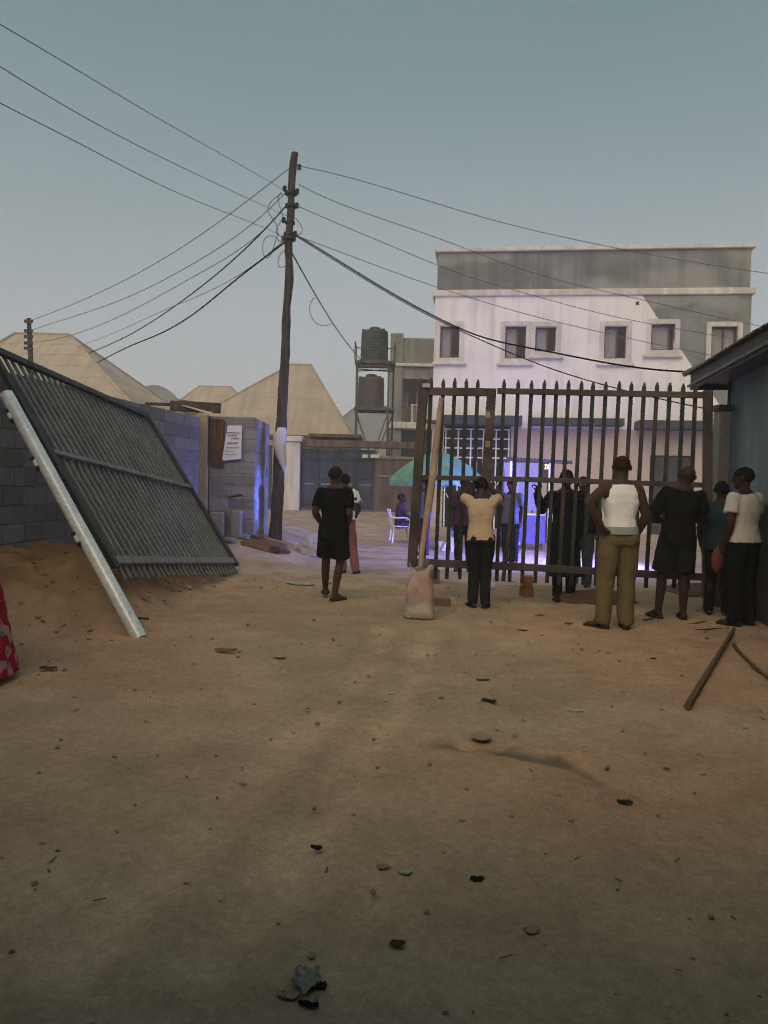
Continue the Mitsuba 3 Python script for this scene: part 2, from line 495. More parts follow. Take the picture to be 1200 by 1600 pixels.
# ------------------------------------------------------------------ the plastered house on the right, its eave over the gate
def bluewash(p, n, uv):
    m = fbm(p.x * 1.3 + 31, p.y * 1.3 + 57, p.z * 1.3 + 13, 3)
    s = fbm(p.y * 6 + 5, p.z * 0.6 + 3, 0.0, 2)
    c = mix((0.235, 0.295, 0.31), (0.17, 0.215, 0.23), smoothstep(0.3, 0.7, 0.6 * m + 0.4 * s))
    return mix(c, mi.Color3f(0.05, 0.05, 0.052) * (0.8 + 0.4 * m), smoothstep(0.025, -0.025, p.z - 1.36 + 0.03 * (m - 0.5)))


principled('blue_plaster', proc(bluewash), 0.9, bump=(proc(plaster_relief, 6e-3), 1.3))
principled('fascia_paint', (0.05, 0.052, 0.058), 0.55)
principled('roof_grey', mottled((0.19, 0.185, 0.165), (0.12, 0.115, 0.105), 1.4, 0.5), 0.7, 0.2)
rh = thing('plastered_house', 'single-storey house with blue-grey plaster and dark fascia at the right edge', 'building')
HC = at(1136, 760, 10.3)
_hd = np.array([0.158, 1.0, 0]); _hd /= np.linalg.norm(_hd)
_hx = np.array([_hd[1], -_hd[0], 0])                        # to the right, into the house
HM = frame([HC[0], HC[1], 0], _hx, _hd, [0, 0, 1])          # x into the house, y away, origin at its far left corner
ZE = at(1076, 604, 10.6)[2]
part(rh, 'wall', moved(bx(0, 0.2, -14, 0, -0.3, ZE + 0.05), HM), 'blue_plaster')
part(rh, 'end_wall', moved(cat(bx(0.203, 6, -0.2, 0, -0.3, ZE + 0.05), bx(0.203, 6, -14, -13.8, -0.3, ZE + 0.05), bx(5.8, 6, -13.8, -0.2, -0.3, ZE + 0.05)), HM), 'cement')
ov, ovy = 0.42, 0.45
part(rh, 'soffit', moved(bx(-ov + 0.03, 6.4, -14.4, ovy - 0.03, ZE + 0.053, ZE + 0.075), HM), 'fascia_paint')
part(rh, 'fascia', moved(bx(-ov, -ov + 0.027, -14.4, ovy, ZE - 0.02, ZE + 0.19), HM), 'fascia_paint')
part(rh, 'fascia', moved(bx(-ov + 0.03, 6.4, ovy - 0.027, ovy, ZE - 0.02, ZE + 0.19), HM), 'fascia_paint')
part(rh, 'drip_edge', moved(bx(-ov - 0.035, -ov - 0.003, -14.4, ovy + 0.03, ZE + 0.02, ZE + 0.05), HM), 'roof_grey', label='pale metal strip along the fascia')
# corrugated metal roof: one slope up from the eave, with a hip at the far end
ns = 46
eave0, ridge = -ov - 0.08, 3.0
zs0, zs1 = ZE + 0.195, ZE + 0.195 + (ridge - eave0) * 0.52
for k in range(10):
    ya, yb = ovy + 0.06 - k * 1.5, ovy + 0.06 - (k + 1) * 1.5 - 0.05
    n = 33
    ys = np.linspace(ya, yb, n)
    rib = 0.012 * np.cos(np.arange(n) * np.pi / 2)
    vv, ff = [], []
    for (xx, zz, hip) in ((eave0, zs0, 0.0), (ridge, zs1, ridge - eave0)):
        for j, yy in enumerate(ys):
            lim = ovy + 0.06 - hip
            y_ = min(yy, lim) if hip else yy
            f_ = 1.0
            vv.append((xx, y_, zz + rib[j] + 0.004 * (k % 2)))
    for j in range(n - 1):
        ff.append((j, j + 1, n + j + 1, n + j))
    top = meshkit.arrays((np.array(vv), np.array(ff)))[:2]
    part(rh, 'roof_sheet', moved(trimesh.Trimesh(*top, process=False), HM), 'roof_grey')
hipv = np.array([(eave0, ovy + 0.06, zs0), (6.4, ovy + 0.06, zs0), (ridge, ovy + 0.06 - (ridge - eave0), zs1)])
part(rh, 'hip_sheet', moved(trimesh.Trimesh(hipv, [(0, 1, 2)], process=False), HM), 'roof_grey')
part(rh, 'hip_cap', moved(tube([(eave0, ovy + 0.06, zs0 + 0.01), (ridge, ovy + 0.06 - (ridge - eave0), zs1 + 0.02)], 0.04, 6), HM), 'roof_grey')
part(rh, 'drain_pipe', moved(tube(spline([(-0.03, -0.06, ZE + 0.04), (-0.04, -0.07, 2.4), (-0.04, -0.06, 0.3)], 10), 0.022, 8), HM), 'fascia_paint')

# the cement pillar that the gate hangs beside
pc = at(1124, 760, 10.05)
pil = single('gate_pillar', cbx(pc[0] - 0.075, pc[0] + 0.075, pc[1] - 0.1, pc[1] + 0.1, -0.2, at(1124, 642, 10.0)[2], 0.01), 'cement',
             'dark narrow cement pillar between the gate and the blue-grey house', 'pillar')
part(pil, 'cap', cbx(pc[0] - 0.11, pc[0] + 0.11, pc[1] - 0.13, pc[1] + 0.13, at(1124, 642, 10.0)[2] + 0.003, at(1124, 634, 10.0)[2] + 0.01, 0.01), 'fascia_paint')

# ------------------------------------------------------------------ block wall on the left: every block a piece
def blocks_fn(p, n, uv):
    m = fbm(p.x * 2.1 + 31, p.y * 2.1 + 57, p.z * 2.1 + 13, 3)
    b = mi.Float(mikit.cell_rand(p.y * 2.2 + 0.35 * p.x, p.x * 1.3 + 40, p.z * 4.45 + 8))
    g = noise(p.x * 45 + 100, p.y * 45 + 100, p.z * 45 + 100)
    return mix((0.245, 0.235, 0.23), (0.16, 0.153, 0.15), smoothstep(0.25, 0.75, 0.6 * m + 0.4 * b)) * (0.82 + 0.36 * g)


principled('block', proc(blocks_fn), 0.95)
principled('mortar', (0.21, 0.20, 0.19), 0.95)
principled('yellow_render', mottled((0.34, 0.285, 0.17), (0.25, 0.21, 0.13), 1.5, 0.3), 0.9)
rng = np.random.default_rng(11)
bw = thing('block_wall', 'long sandcrete block wall on the left behind the leaning grille', 'wall')
BWA, BWB = np.array([-4.62, 7.6, 0]), np.array([-3.62, 15.1, 0])


def lay(holder, A, B, ztop, zbot, depth, side, hb=0.225, lb=0.45, z_step=None, gap=None):
    """Courses of blocks from A to B; the wall's face looks to 'side'."""
    A, B = np.asarray(A, float), np.asarray(B, float)
    L = np.linalg.norm((B - A)[:2])
    d = (B - A) / L
    s = np.asarray(side, float)
    M = frame([A[0], A[1], 0], d, -s, [0, 0, 1])
    part(holder, 'mortar_bed', moved(bx(0.01, L - 0.01, 0.012, depth, zbot, ztop - 0.03), M), 'mortar')
    nrow = int((ztop - zbot) / hb)
    for r_ in range(nrow):
        z1 = ztop - r_ * hb
        z0 = z1 - hb + 0.014
        x = -(lb / 2 if r_ % 2 else 0.0)
        while x < L - 0.02:
            a, b = max(x, 0) + 0.006, min(x + lb, L) - 0.008
            x += lb
            if b - a < 0.06:
                continue
            if gap and a < gap[1] and b > gap[0] and z1 > gap[2] and z0 < gap[3]:
                if a < gap[0] - 0.08:
                    b = gap[0]
                elif b > gap[1] + 0.08:
                    a = gap[1]
                else:
                    continue
            j = rng.uniform(-.005, .005)
            t = rng.uniform(-.004, .004)
            part(holder, 'block', moved(cbx(a, b, j, depth - 0.01, z0 + t, z1 + t, 0.006), M), 'block')
    return M, L


bd = (BWB - BWA) / np.linalg.norm(BWB - BWA)
lay(bw, BWA, BWB, 2.70, 0.10, 0.22, [bd[1], -bd[0], 0])
bh = thing('block_gatehouse', 'square block gatehouse with a rust opening and a paper poster beside the wooden pole', 'building')
ZG = at(360, 651, 15.12)[2]
xl, xr = at(331, 760, 15.12)[0], at(398, 760, 15.12)[0]
op0, op1 = at(327, 700, 15.12)[0] - xl, at(349, 700, 15.12)[0] - xl
zo0, zo1 = at(338, 730, 15.12)[2], at(338, 655, 15.12)[2]
lay(bh, [xl - 0.06, 15.12, 0], [xr, 15.12, 0], ZG, 0.05, 0.22, [0, -1, 0])
lay(bh, [xr, 15.1425, 0], [xr + 0.03, 16.75, 0], ZG - 0.02, 0.05, 0.2, [1, 0, 0])
xp = at(314, 760, 15.05)[0]
part(bh, 'pier', cbx(xp - 0.1, xp + 0.12, 15.0, 15.3, 0.0, at(314, 648, 15.1)[2], 0.012), 'yellow_render', label='yellowish rendered pier at the corner of the block wall')
principled('rust', mottled((0.115, 0.06, 0.04), (0.05, 0.032, 0.026), 3.0, 0.5), 0.85)
od = part(bh, 'opening_cover', cbx(xl + op0 + 0.03, xl + op1 + 0.02, 15.06, 15.098, zo0, zo1, 0.006), 'rust', label='rusty sheet covering the narrow opening')
for k in range(4):
    xx = xl + op0 + 0.06 + k * (op1 - op0 - 0.06) / 3
    part(od, 'rib', cbx(xx - 0.008, xx + 0.008, 15.04, 15.058, zo0 + 0.02, zo1 - 0.02, 0.003), 'rust')
# buttress and low broken wall at its foot
part(bh, 'buttress', cbx(xl + 0.02, xl + 0.3, 14.86, 15.09, 0.1, at(325, 800, 14.9)[2], 0.02), 'cement')
part(bh, 'buttress', cbx(xl + 0.42, xl + 0.62, 14.9, 15.09, 0.1, at(360, 798, 14.9)[2], 0.02), 'cement')
part(bh, 'pipe_stub', tube([at(357, 777, 15.05), at(378, 773, 14.9)], 0.025, 8), 'rust')
principled('paper', (0.66, 0.65, 0.68), 0.9)
principled('ink', (0.11, 0.11, 0.14), 0.9)
PO = [at(356, 665, 15.05), at(378, 665, 15.05), at(377, 717, 15.05), at(347, 720, 15.05)]
pv = []
for i in range(7):
    for j in range(9):
        a, b = i / 6, j / 8
        q = (PO[0] * (1 - a) + PO[1] * a) * (1 - b) + (PO[3] * (1 - a) + PO[2] * a) * b
        pv.append(q + np.array([0, -0.012 + 0.022 * (meshkit.noise(np.array([a * 3, b * 3, 0.5])) - .5), 0]))
pf = [(i * 9 + j, (i + 1) * 9 + j, (i + 1) * 9 + j + 1, i * 9 + j + 1) for i in range(6) for j in range(8)]
po = single('wall_poster', (np.array(pv), np.array(pf)), 'paper', 'torn white paper poster with faded dark lines of print on the block gatehouse', 'poster', smooth=True)
rp = np.random.default_rng(4)
for k, (yy, x0, x1, hh) in enumerate([(676, 354, 374, 1.6), (680, 356, 370, 2.2), (685, 359, 374, 1.5), (692, 355, 372, 2.6), (699, 353, 374, 1.3), (705, 352, 366, 1.2), (710, 352, 371, 1.0)]):
    strokes = []
    x = x0
    while x < x1:
        w = rp.uniform(1.0, 3.2)
        a, b = at(x, yy, 15.018), at(min(x + w, x1), yy, 15.018)
        strokes.append(bx(a[0], b[0], 15.015, 15.019, a[2] - hh * 0.006 * rp.uniform(.5, 1.2), a[2] + hh * 0.006 * rp.uniform(.5, 1.2)))
        x += w + rp.uniform(.5, 1.2)
    part(po, 'print_line', cat(*strokes), 'ink')

# planks and a roofing sheet lying on top of the gatehouse
principled('old_wood', mottled((0.20, 0.145, 0.095), (0.10, 0.075, 0.055), 3.0, 0.6), 0.9)
principled('dark_wood', mottled((0.09, 0.07, 0.055), (0.045, 0.037, 0.032), 3.0, 0.6), 0.9)
principled('cream_sheet', mottled((0.50, 0.42, 0.31), (0.38, 0.31, 0.23), 2.0, 0.3), 0.8)
a, b = at(228, 631, 15.3), at(270, 632, 15.3)
single('plank', bar(a, b, 0.16, 0.05, c=0.006), 'dark_wood', 'thin dark plank along the top of the block wall', 'plank')
single('timber_beam', bar(at(266, 634, 15.25), at(345, 638, 15.4), 0.13, 0.20, c=0.01), 'dark_wood', 'thick dark beam lying across the gatehouse top', 'beam')
single('plank', bar(at(280, 626, 15.8), at(316, 631, 15.8), 0.2, 0.04, c=0.006), 'old_wood', 'short brown board above the dark beam on the gatehouse', 'plank')
sv = [at(284, 634, 15.2), at(330, 648, 15.0), at(338, 643, 15.9), at(300, 631, 15.9)]
sh = trimesh.Trimesh(np.array(sv + [p + np.array([0, 0, 0.02]) for p in sv]), [(0, 2, 1), (0, 3, 2), (4, 5, 6), (4, 6, 7), (0, 1, 5), (0, 5, 4), (1, 2, 6), (1, 6, 5), (2, 3, 7), (2, 7, 6), (3, 0, 4), (3, 4, 7)], process=False)
single('roofing_sheet', sh, 'cream_sheet', 'cream roofing sheet sloping over the gatehouse top', 'sheet')

# ------------------------------------------------------------------ far houses, compound wall, water tower
def beige_roof(p, n, uv):
    m = fbm(p.x * 0.9 + 31, p.y * 0.9 + 57, p.z * 0.9 + 13, 3)
    s = fbm(p.x * 5 + 5, p.z * 0.6 + 3, 0.0, 2)
    return mix((0.46, 0.375, 0.295), (0.37, 0.30, 0.235), smoothstep(0.3, 0.7, 0.6 * m + 0.4 * s))


principled('beige_metal', proc(beige_roof), 0.75, 0.0, 0.3)
principled('old_plaster', mottled((0.36, 0.31, 0.25), (0.24, 0.205, 0.17), 1.0, 0.5), 0.92)
principled('brown_wall', mottled((0.145, 0.11, 0.085), (0.085, 0.068, 0.055), 1.2, 0.5), 0.92)


def hip_house(name, label, x0, x1, y0, y1, ze, zr, over=0.5, rl=0.25, cxf=0.5, wall_mat='old_plaster', zb=-0.3):
    """A house under a pavilion roof laid in courses of metal sheets."""
    t = thing(name, label, 'building')
    part(t, 'wall', bx(x0 + over, x1 - over, y0 + over, y1 - over, zb, ze + 0.05), wall_mat)
    cx, cy = x0 + (x1 - x0) * cxf, (y0 + y1) / 2
    hr = rl * (x1 - x0) / 2
    top = [(cx - hr, cy, zr), (cx + hr, cy, zr)]
    c = [(x0, y0, ze), (x1, y0, ze), (x1, y1, ze), (x0, y1, ze)]
    slopes = [(c[0], c[1], top[1], top[0]), (c[1], c[2], top[1], top[1]), (c[2], c[3], top[0], top[1]), (c[3], c[0], top[0], top[0])]
    for k, q in enumerate(slopes):
        A, B, C_, D_ = [np.array(v, float) for v in q]
        n = np.cross(B - A, D_ - A)
        n /= np.linalg.norm(n)
        if n[2] < 0:
            n = -n
        rows = 6
        vv, ff = [], []
        for r_ in range(rows):                               # each course laps a centimetre proud over the one below
            f0, f1 = r_ / rows, (r_ + 1) / rows
            for f_, lift in ((f0, 0.007), (f1, 0.0)):
                vv += [A + (D_ - A) * f_ + n * lift, B + (C_ - B) * f_ + n * lift]
            b_ = len(vv) - 4
            ff += [(b_, b_ + 1, b_ + 3), (b_, b_ + 3, b_ + 2)]
        part(t, 'roof_slope', trimesh.Trimesh(np.array(vv), ff, process=False), 'beige_metal')
    for a, b in ((c[0], top[0]), (c[1], top[1]), (top[0], top[1]), (c[2], top[1]), (c[3], top[0])):
        if np.linalg.norm(np.subtract(a, b)) > 0.05:
            part(t, 'ridge_cap', tube([np.array(a) + [0, 0, .03], np.array(b) + [0, 0, .03]], 0.055, 6), 'beige_metal')
    part(t, 'fascia', cat(bx(x0, x1, y0 - 0.02, y0, ze - 0.24, ze - 0.02), bx(x1, x1 + 0.02, y0, y1, ze - 0.24, ze - 0.02), bx(x0 - 0.02, x0, y0, y1, ze - 0.24, ze - 0.02)), 'brown_wall')
    return t


# house under the big roof behind the pole
Y = 36.0
l, r, ap = at(262, 683, Y), at(549, 682, Y), at(452, 570, Y + 4.6)
hip_house('roofed_house', 'bungalow with a tall beige pavilion roof behind the wooden pole', l[0], r[0], Y, Y + 9.2, r[2], ap[2], rl=0.12, cxf=0.66)
Y = 27.0
l, r, ap = at(-150, 640, Y), at(203, 630, Y), at(60, 517, Y + 4)
hip_house('roofed_house', 'bungalow with a wide beige roof above the leaning grille at the left', l[0], r[0], Y, Y + 9.5, r[2], ap[2], rl=0.28, cxf=0.34)
Y = 55.0
l, r, ap = at(262, 640, Y), at(380, 640, Y), at(322, 604, Y + 3)
hip_house('roofed_house', 'small distant house whose low beige roof shows between the two bigger roofs', l[0], r[0], Y, Y + 6, l[2], ap[2], rl=0.45)

# compound wall and gates across the street
CY = 30.0
cg = float(ground_z(-3.0, CY))
principled('blue_gate', mottled((0.045, 0.062, 0.095), (0.03, 0.042, 0.066), 1.5, 0.4), 0.6, 0.2)


def cx_(px):
    return float(at(px, 760, CY)[0])


def cz_(py, px=520):
    return float(at(px, py, CY)[2])


cw = thing('compound_wall', 'brown plastered compound wall right of the dark blue gate', 'wall')
part(cw, 'wall', bx(cx_(586), cx_(720), CY - 0.05, CY + 0.2, 0.0, cz_(716)), 'brown_wall')
part(cw, 'coping', cbx(cx_(586) - 0.05, cx_(720), CY - 0.12, CY + 0.27, cz_(716) + 0.003, cz_(711), 0.02), 'cement')
part(cw, 'band', cbx(cx_(588), cx_(720), CY - 0.09, CY - 0.054, cz_(742) - 0.05, cz_(742) + 0.04, 0.01), 'cement')
single('gate_pier', cbx(cx_(441), cx_(469), CY - 0.25, CY + 0.25, 0.0, cz_(692), 0.02), 'pale_trim', 'stained white pier at the left of the dark blue gate', 'pillar')
part('gate_pier', 'cap', cbx(cx_(438), cx_(472), CY - 0.33, CY + 0.33, cz_(692) + 0.003, cz_(683), 0.02), 'pale_trim')
lw = thing('compound_wall', 'plastered wall with a dark doorway left of the white pier', 'wall')
part(lw, 'wall', bx(cx_(425), cx_(441) - 0.005, CY - 0.05, CY + 0.2, 0.0, cz_(690)), 'old_plaster')
part(lw, 'lintel', bx(cx_(340), cx_(425) - 0.004, CY - 0.04, CY + 0.19, cz_(698), cz_(690)), 'old_plaster')
part(lw, 'door', bx(cx_(405), cx_(425) - 0.006, CY + 0.05, CY + 0.11, 0.1, cz_(698) - 0.006), 'dark_door')
part(lw, 'wall', bx(cx_(340), cx_(405) - 0.006, CY - 0.042, CY + 0.188, 0.0, cz_(698) - 0.004), 'old_plaster')
bg = thing('blue_gate', 'dark blue metal gate of panelled leaves across the street', 'gate')
edges = [470, 496, 528, 556, 585]
for k in range(4):
    a, b = cx_(edges[k]) + 0.03, cx_(edges[k + 1]) - 0.03
    z1 = cz_(702) - (0.05 if k == 1 else 0)
    lf = part(bg, 'leaf', cbx(a, b, CY + 0.02, CY + 0.06, cg + 0.1, z1, 0.006), 'blue_gate')
    for (za, zb) in ((0.05, 0.45), (0.50, 0.78), (0.82, 0.97)):
        h_ = z1 - cg - 0.1
        part(lf, 'panel', cbx(a + 0.07, b - 0.07, CY - 0.015, CY + 0.017, cg + 0.1 + h_ * za, cg + 0.1 + h_ * zb, 0.014), 'blue_gate')
    part(lf, 'rail', cbx(a + 0.1, b - 0.1, CY - 0.03, CY - 0.018, cz_(757) - 0.02, cz_(757) + 0.03, 0.004), 'cement')
    part(bg, 'post', cbx(a - 0.055, a - 0.008, CY - 0.04, CY + 0.1, cg, cz_(700), 0.006), 'blue_gate')
part(bg, 'post', cbx(b + 0.008, b + 0.055, CY - 0.04, CY + 0.1, cg, cz_(700), 0.006), 'blue_gate')
part(bg, 'lintel', cbx(cx_(471), cx_(660), CY - 0.18, CY + 0.35, cz_(699), cz_(688), 0.02), 'brown_wall')
for (px, w) in ((566, 9), (579, 14)):
    a = at(px, 712, CY - 0.25)
    single('number_plate', cbx(a[0], a[0] + w * 0.025, CY - 0.23, CY - 0.2, a[2] - 0.08, a[2] + 0.05, 0.005), 'pale_trim',
           ('small white plate under the lintel of the blue gate' if w == 9 else 'wide pale plate next to the small white plate at the blue gate'), 'plate')
cabin = thing('lean_to', 'dark brown lean-to hall behind the blue gate', 'building')
part(cabin, 'wall', bx(cx_(476), cx_(556), CY + 2.0, CY + 5.0, 0.0, at(520, 684, CY + 2)[2]), 'brown_wall')
part(cabin, 'roof_edge', cbx(cx_(474), cx_(560), CY + 1.7, CY + 5.2, at(520, 684, CY + 2)[2] + 0.004, at(520, 680, CY + 2)[2] + 0.04, 0.01), 'brown_wall')

# the concrete building half hidden behind the white house
Y = 42.0
cb = thing('balcony_building', 'grey concrete house with a balcony left of the white house', 'building')


def q(px, py, Y=Y):
    p = at(px, py, Y)
    return p[0], p[2]


x0, x1 = q(609, 600)[0], q(609, 600)[0] + 6.5
zt, zb2, zfl = q(640, 528)[1], q(640, 573)[1], q(640, 660)[1]
part(cb, 'parapet', cbx(x0 + 0.7, x1, Y, Y + 0.2, zb2 + 0.16, zt, 0.02), 'cement')
part(cb, 'tower', cbx(x0, x0 + 0.695, Y - 0.1, Y + 2.4, 0, zt + 0.22, 0.02), 'cement')
part(cb, 'cornice', cbx(x0 - 0.1, x1, Y - 0.22, Y + 2.6, zb2, zb2 + 0.157, 0.02), 'pale_trim')
part(cb, 'back_wall', bx(x0 + 0.7, x1, Y + 1.3, Y + 1.5, zfl, zb2 - 0.003), 'old_plaster')
wd = part(cb, 'window', bx(q(648, 610)[0] - 0.3, q(648, 610)[0] + 0.15, Y + 1.27, Y + 1.296, q(640, 632)[1], q(640, 604)[1]), 'window_frame')
part(wd, 'pane', bx(q(648, 610)[0] - 0.26, q(648, 610)[0] + 0.11, Y + 1.25, Y + 1.267, q(640, 631)[1], q(640, 606)[1]), 'pane_glass')
part(cb, 'shade_beam', bx(x0 + 0.7, x1, Y, Y + 0.25, q(640, 592)[1], zb2 - 0.004), 'cement')
part(cb, 'balcony_floor', cbx(x0 - 0.05, x1, Y - 0.3, Y + 1.3, zfl - 0.35, zfl - 0.003, 0.02), 'pale_trim')
part(cb, 'balcony_wall', bx(x0 + 0.7, q(641, 640)[0], Y - 0.2, Y - 0.08, zfl, q(640, 636)[1]), 'brown_wall')
rl_ = part(cb, 'railing', bx(q(641, 640)[0], x1, Y - 0.18, Y - 0.1, q(640, 632)[1] - 0.07, q(640, 632)[1]), 'pale_trim')
for k in range(6):
    xx = q(643, 640)[0] + k * 0.28
    part(rl_, 'baluster', bx(xx, xx + 0.07, Y - 0.17, Y - 0.11, zfl, q(640, 632)[1] - 0.073), 'pale_trim')
part(cb, 'ground_floor_pier', bx(x0, x0 + 0.45, Y, Y + 0.5, 0, zfl - 0.354), 'old_plaster')
part(cb, 'ground_floor_wall', bx(x0 + 0.45, x1, Y + 1.0, Y + 1.2, 0, zfl - 0.354), 'dark_door')

# steel water tower with two plastic tanks
TY = 34.0
principled('tower_steel', mottled((0.13, 0.115, 0.10), (0.085, 0.065, 0.055), 2.0, 0.5), 0.7, 0.3)
principled('tank_green', mottled((0.058, 0.072, 0.064), (0.042, 0.052, 0.047), 1.2, 0.6), 0.55)
principled('tank_brown', mottled((0.125, 0.105, 0.10), (0.085, 0.075, 0.072), 1.2, 0.6), 0.6)
tw = thing('water_tower', 'rusty steel tower frame with two platforms behind the blue gate', 'tower')
xa, xb = float(at(558, 600, TY)[0]), float(at(607, 600, TY)[0])
tdp = 1.35


def tz(py):
    return float(at(582, py, TY)[2])


legs = [(xa, TY), (xb, TY), (xa - 0.08, TY + tdp), (xb + 0.22, TY + tdp)]
zA, zB = tz(641), tz(568)
for (x, y) in legs:
    part(tw, 'leg', bar((x, y, 0.0), (x, y, zB), 0.085, c=0.008), 'tower_steel')
for z in (zA, zB):
    part(tw, 'platform', cbx(xa - 0.12, xb + 0.28, TY - 0.1, TY + tdp + 0.1, z, z + 0.13, 0.01), 'tower_steel')
for (z0, z1) in ((0.4, zA - 0.1), (zA + 1.9, zB - 0.05)):
    for (i, j) in ((0, 1), (2, 3), (0, 2), (1, 3)):
        part(tw, 'brace', cat(bar((*legs[i], z0), (*legs[j], z1), 0.045), bar((legs[j][0], legs[j][1] + .004, z0), (legs[i][0], legs[i][1] + .004, z1), 0.045)), 'tower_steel')
for (i, j) in ((0, 1), (2, 3), (0, 2), (1, 3)):
    part(tw, 'beam', bar((*legs[i], zA * 0.55), (*legs[j], zA * 0.55), 0.06), 'tower_steel')
zt2 = tz(535)
for (x, y) in [(xa - 0.12, TY - 0.1), (xb + 0.28, TY + tdp + 0.1), (xa - 0.12, TY + tdp + 0.1), (xb + 0.22, TY - 0.1), (xa + 0.12, TY + tdp + 0.1)]:
    part(tw, 'rail_post', bar((x, y, zB + 0.13), (x, y, zt2), 0.05), 'tower_steel')
for p_, q_ in (((xa - 0.12, TY - 0.1), (xa - 0.12, TY + tdp + 0.1)), ((xa - 0.12, TY + tdp + 0.1), (xb + 0.28, TY + tdp + 0.1)), ((xb + 0.22, TY - 0.1), (xb + 0.28, TY + tdp + 0.1))):
    part(tw, 'handrail', bar((*p_, zt2), (*q_, zt2), 0.045), 'tower_steel')


def tank(px, pt, pb, wpx, mat, label):
    z0, z1 = tz(pb) + 0.02, tz(pt)
    c = at(px, 600, TY + tdp / 2)
    r_ = wpx / 2 * (TY + tdp / 2) / FOC
    h_ = z1 - z0
    prof = [(0.001, 0), (r_ * 0.97, 0), (r_, 0.04)]
    nr = 9
    for k in range(nr):
        a = 0.06 + (0.84 - 0.06) * k / nr
        b = 0.06 + (0.84 - 0.06) * (k + 1) / nr
        prof += [(r_ * (1.0 - 0.05 * a), a * h_), (r_ * (1.0 - 0.05 * a), (b - 0.028) * h_), (r_ * (0.965 - 0.05 * b), (b - 0.02) * h_), (r_ * (0.965 - 0.05 * b), (b - 0.006) * h_)]
    prof += [(r_ * 0.96, 0.85 * h_), (r_ * 0.93, 0.91 * h_), (r_ * 0.6, 0.95 * h_), (r_ * 0.40, 0.955 * h_), (r_ * 0.38, 0.985 * h_), (0.001, h_)]
    m = lathe(prof, 32)
    m.apply_translation((c[0], c[1], z0))
    k = single('water_tank', m, mat, label, 'tank', smooth=35)
    lid = lathe([(0.001, 0), (r_ * 0.42, 0), (r_ * 0.42, 0.05), (r_ * 0.3, 0.09), (0.001, 0.1)], 20)
    lid.apply_translation((c[0], c[1], z1 - 0.03))
    part(k, 'lid', lid, mat, smooth=35)
    for a in range(6):
        an = a * math.pi / 3 + .3
        part(k, 'lug', moved(cbx(r_ * 0.62, r_ * 0.95, -0.06, 0.06, 0, 0.1, 0.02), frame([c[0], c[1], z0 + h_ * 0.9], [math.cos(an), math.sin(an), 0], [-math.sin(an), math.cos(an), 0], [0, 0, 1])), mat)


tank(584, 509, 566, 43, 'tank_green', 'dark green water tank on the top platform of the steel tower')
tank(580, 584, 640, 42, 'tank_brown', 'brownish water tank on the lower platform of the steel tower')

# far hills
def hill(px0, px1, py, Y, seed):
    n = 40
    xs = np.linspace(at(px0, 700, Y)[0], at(px1, 700, Y)[0], n)
    hz = at((px0 + px1) / 2, py, Y)[2]
    rows = []
    for j, (dy, f_) in enumerate(((-40, 0.0), (-20, .45), (-6, 0.85), (0, 1.0), (18, .7), (40, 0.0))):
        e = np.sin(np.linspace(0, np.pi, n)) ** 0.6
        hh = hz * f_ * e * (0.86 + 0.28 * meshkit.fbm(np.c_[xs * 0.03 + seed, np.full(n, j * .3), np.zeros(n)], 3, seed))
        rows.append(np.c_[xs, np.full(n, Y + dy), hh - 1])
    v = np.vstack(rows)
    f = [(j * n + i, j * n + i + 1, (j + 1) * n + i + 1, (j + 1) * n + i) for j in range(5) for i in range(n - 1)]
    return v, np.array(f)


cloth('hill_scrub', 0.10, 0.105, 0.085)
hv, hf = [], []
for args in ((150, 330, 604, 185, 3), (480, 680, 622, 200, 8), (-200, 200, 640, 190, 5), (700, 1500, 640, 210, 6)):
    v, f = hill(*args)
    hf.append(f + sum(len(x) for x in hv))
    hv.append(v)
structure('hills', (np.vstack(hv), np.vstack(hf)), 'hill_scrub', smooth=True)

# the ground: one sheet, fine near the camera, out to the horizon
xs = np.r_[-900, -500, -300, -150, -80, -50, -35, -25, -18, -13, -10, np.arange(-8, 8.001, 0.055), 10, 13, 18, 25, 35, 50, 80, 150, 300, 500, 900]
ys = np.r_[-60, -30, -12, -5, -2, -0.5, np.arange(0.5, 13, 0.05), np.arange(13, 22, 0.12), np.arange(22, 32, 0.4), 34, 37, 42, 50, 65, 90, 140, 220, 340, 500, 800, 1500]
gx, gy = np.meshgrid(xs, ys)
gz = ground_z(gx, gy)
win = (np.abs(gx) < 7.8) & (gy > 0.6) & (gy < 13)
pts = np.stack([gx, gy, 0 * gx], -1)
relief = 0.016 * (meshkit.fbm(pts * 5.5 + 2, 3, 7) - 0.5) + 0.010 * (meshkit.noise(pts * 16, 9) - 0.5)
dent = np.zeros_like(gz)
for (dx, dy, rr, an, dd) in DENTS:
    s = (np.abs(gx - dx) < .25) & (np.abs(gy - dy) < .25)
    a = ((gx[s] - dx) * math.cos(an) + (gy[s] - dy) * math.sin(an)) / (rr * 1.7)
    b = (-(gx[s] - dx) * math.sin(an) + (gy[s] - dy) * math.cos(an)) / rr
    e = np.sqrt(a * a + b * b)
    dent[s] -= dd * np.exp(-e ** 4) - 0.4 * dd * np.exp(-((e - 1.25) / .3) ** 2)
gz = np.where(win, gz + relief + dent, gz)
fx = np.full(gz.shape, 9.0)
for (a, b) in zip(FURROW_W[:-1], FURROW_W[1:]):
    uv_ = b - a
    t = np.clip(((gx - a[0]) * uv_[0] + (gy - a[1]) * uv_[1]) / (uv_ @ uv_), 0, 1)
    fx = np.minimum(fx, np.hypot(gx - a[0] - t * uv_[0], gy - a[1] - t * uv_[1]))
gz -= 0.03 * np.exp(-(fx / 0.09) ** 2)
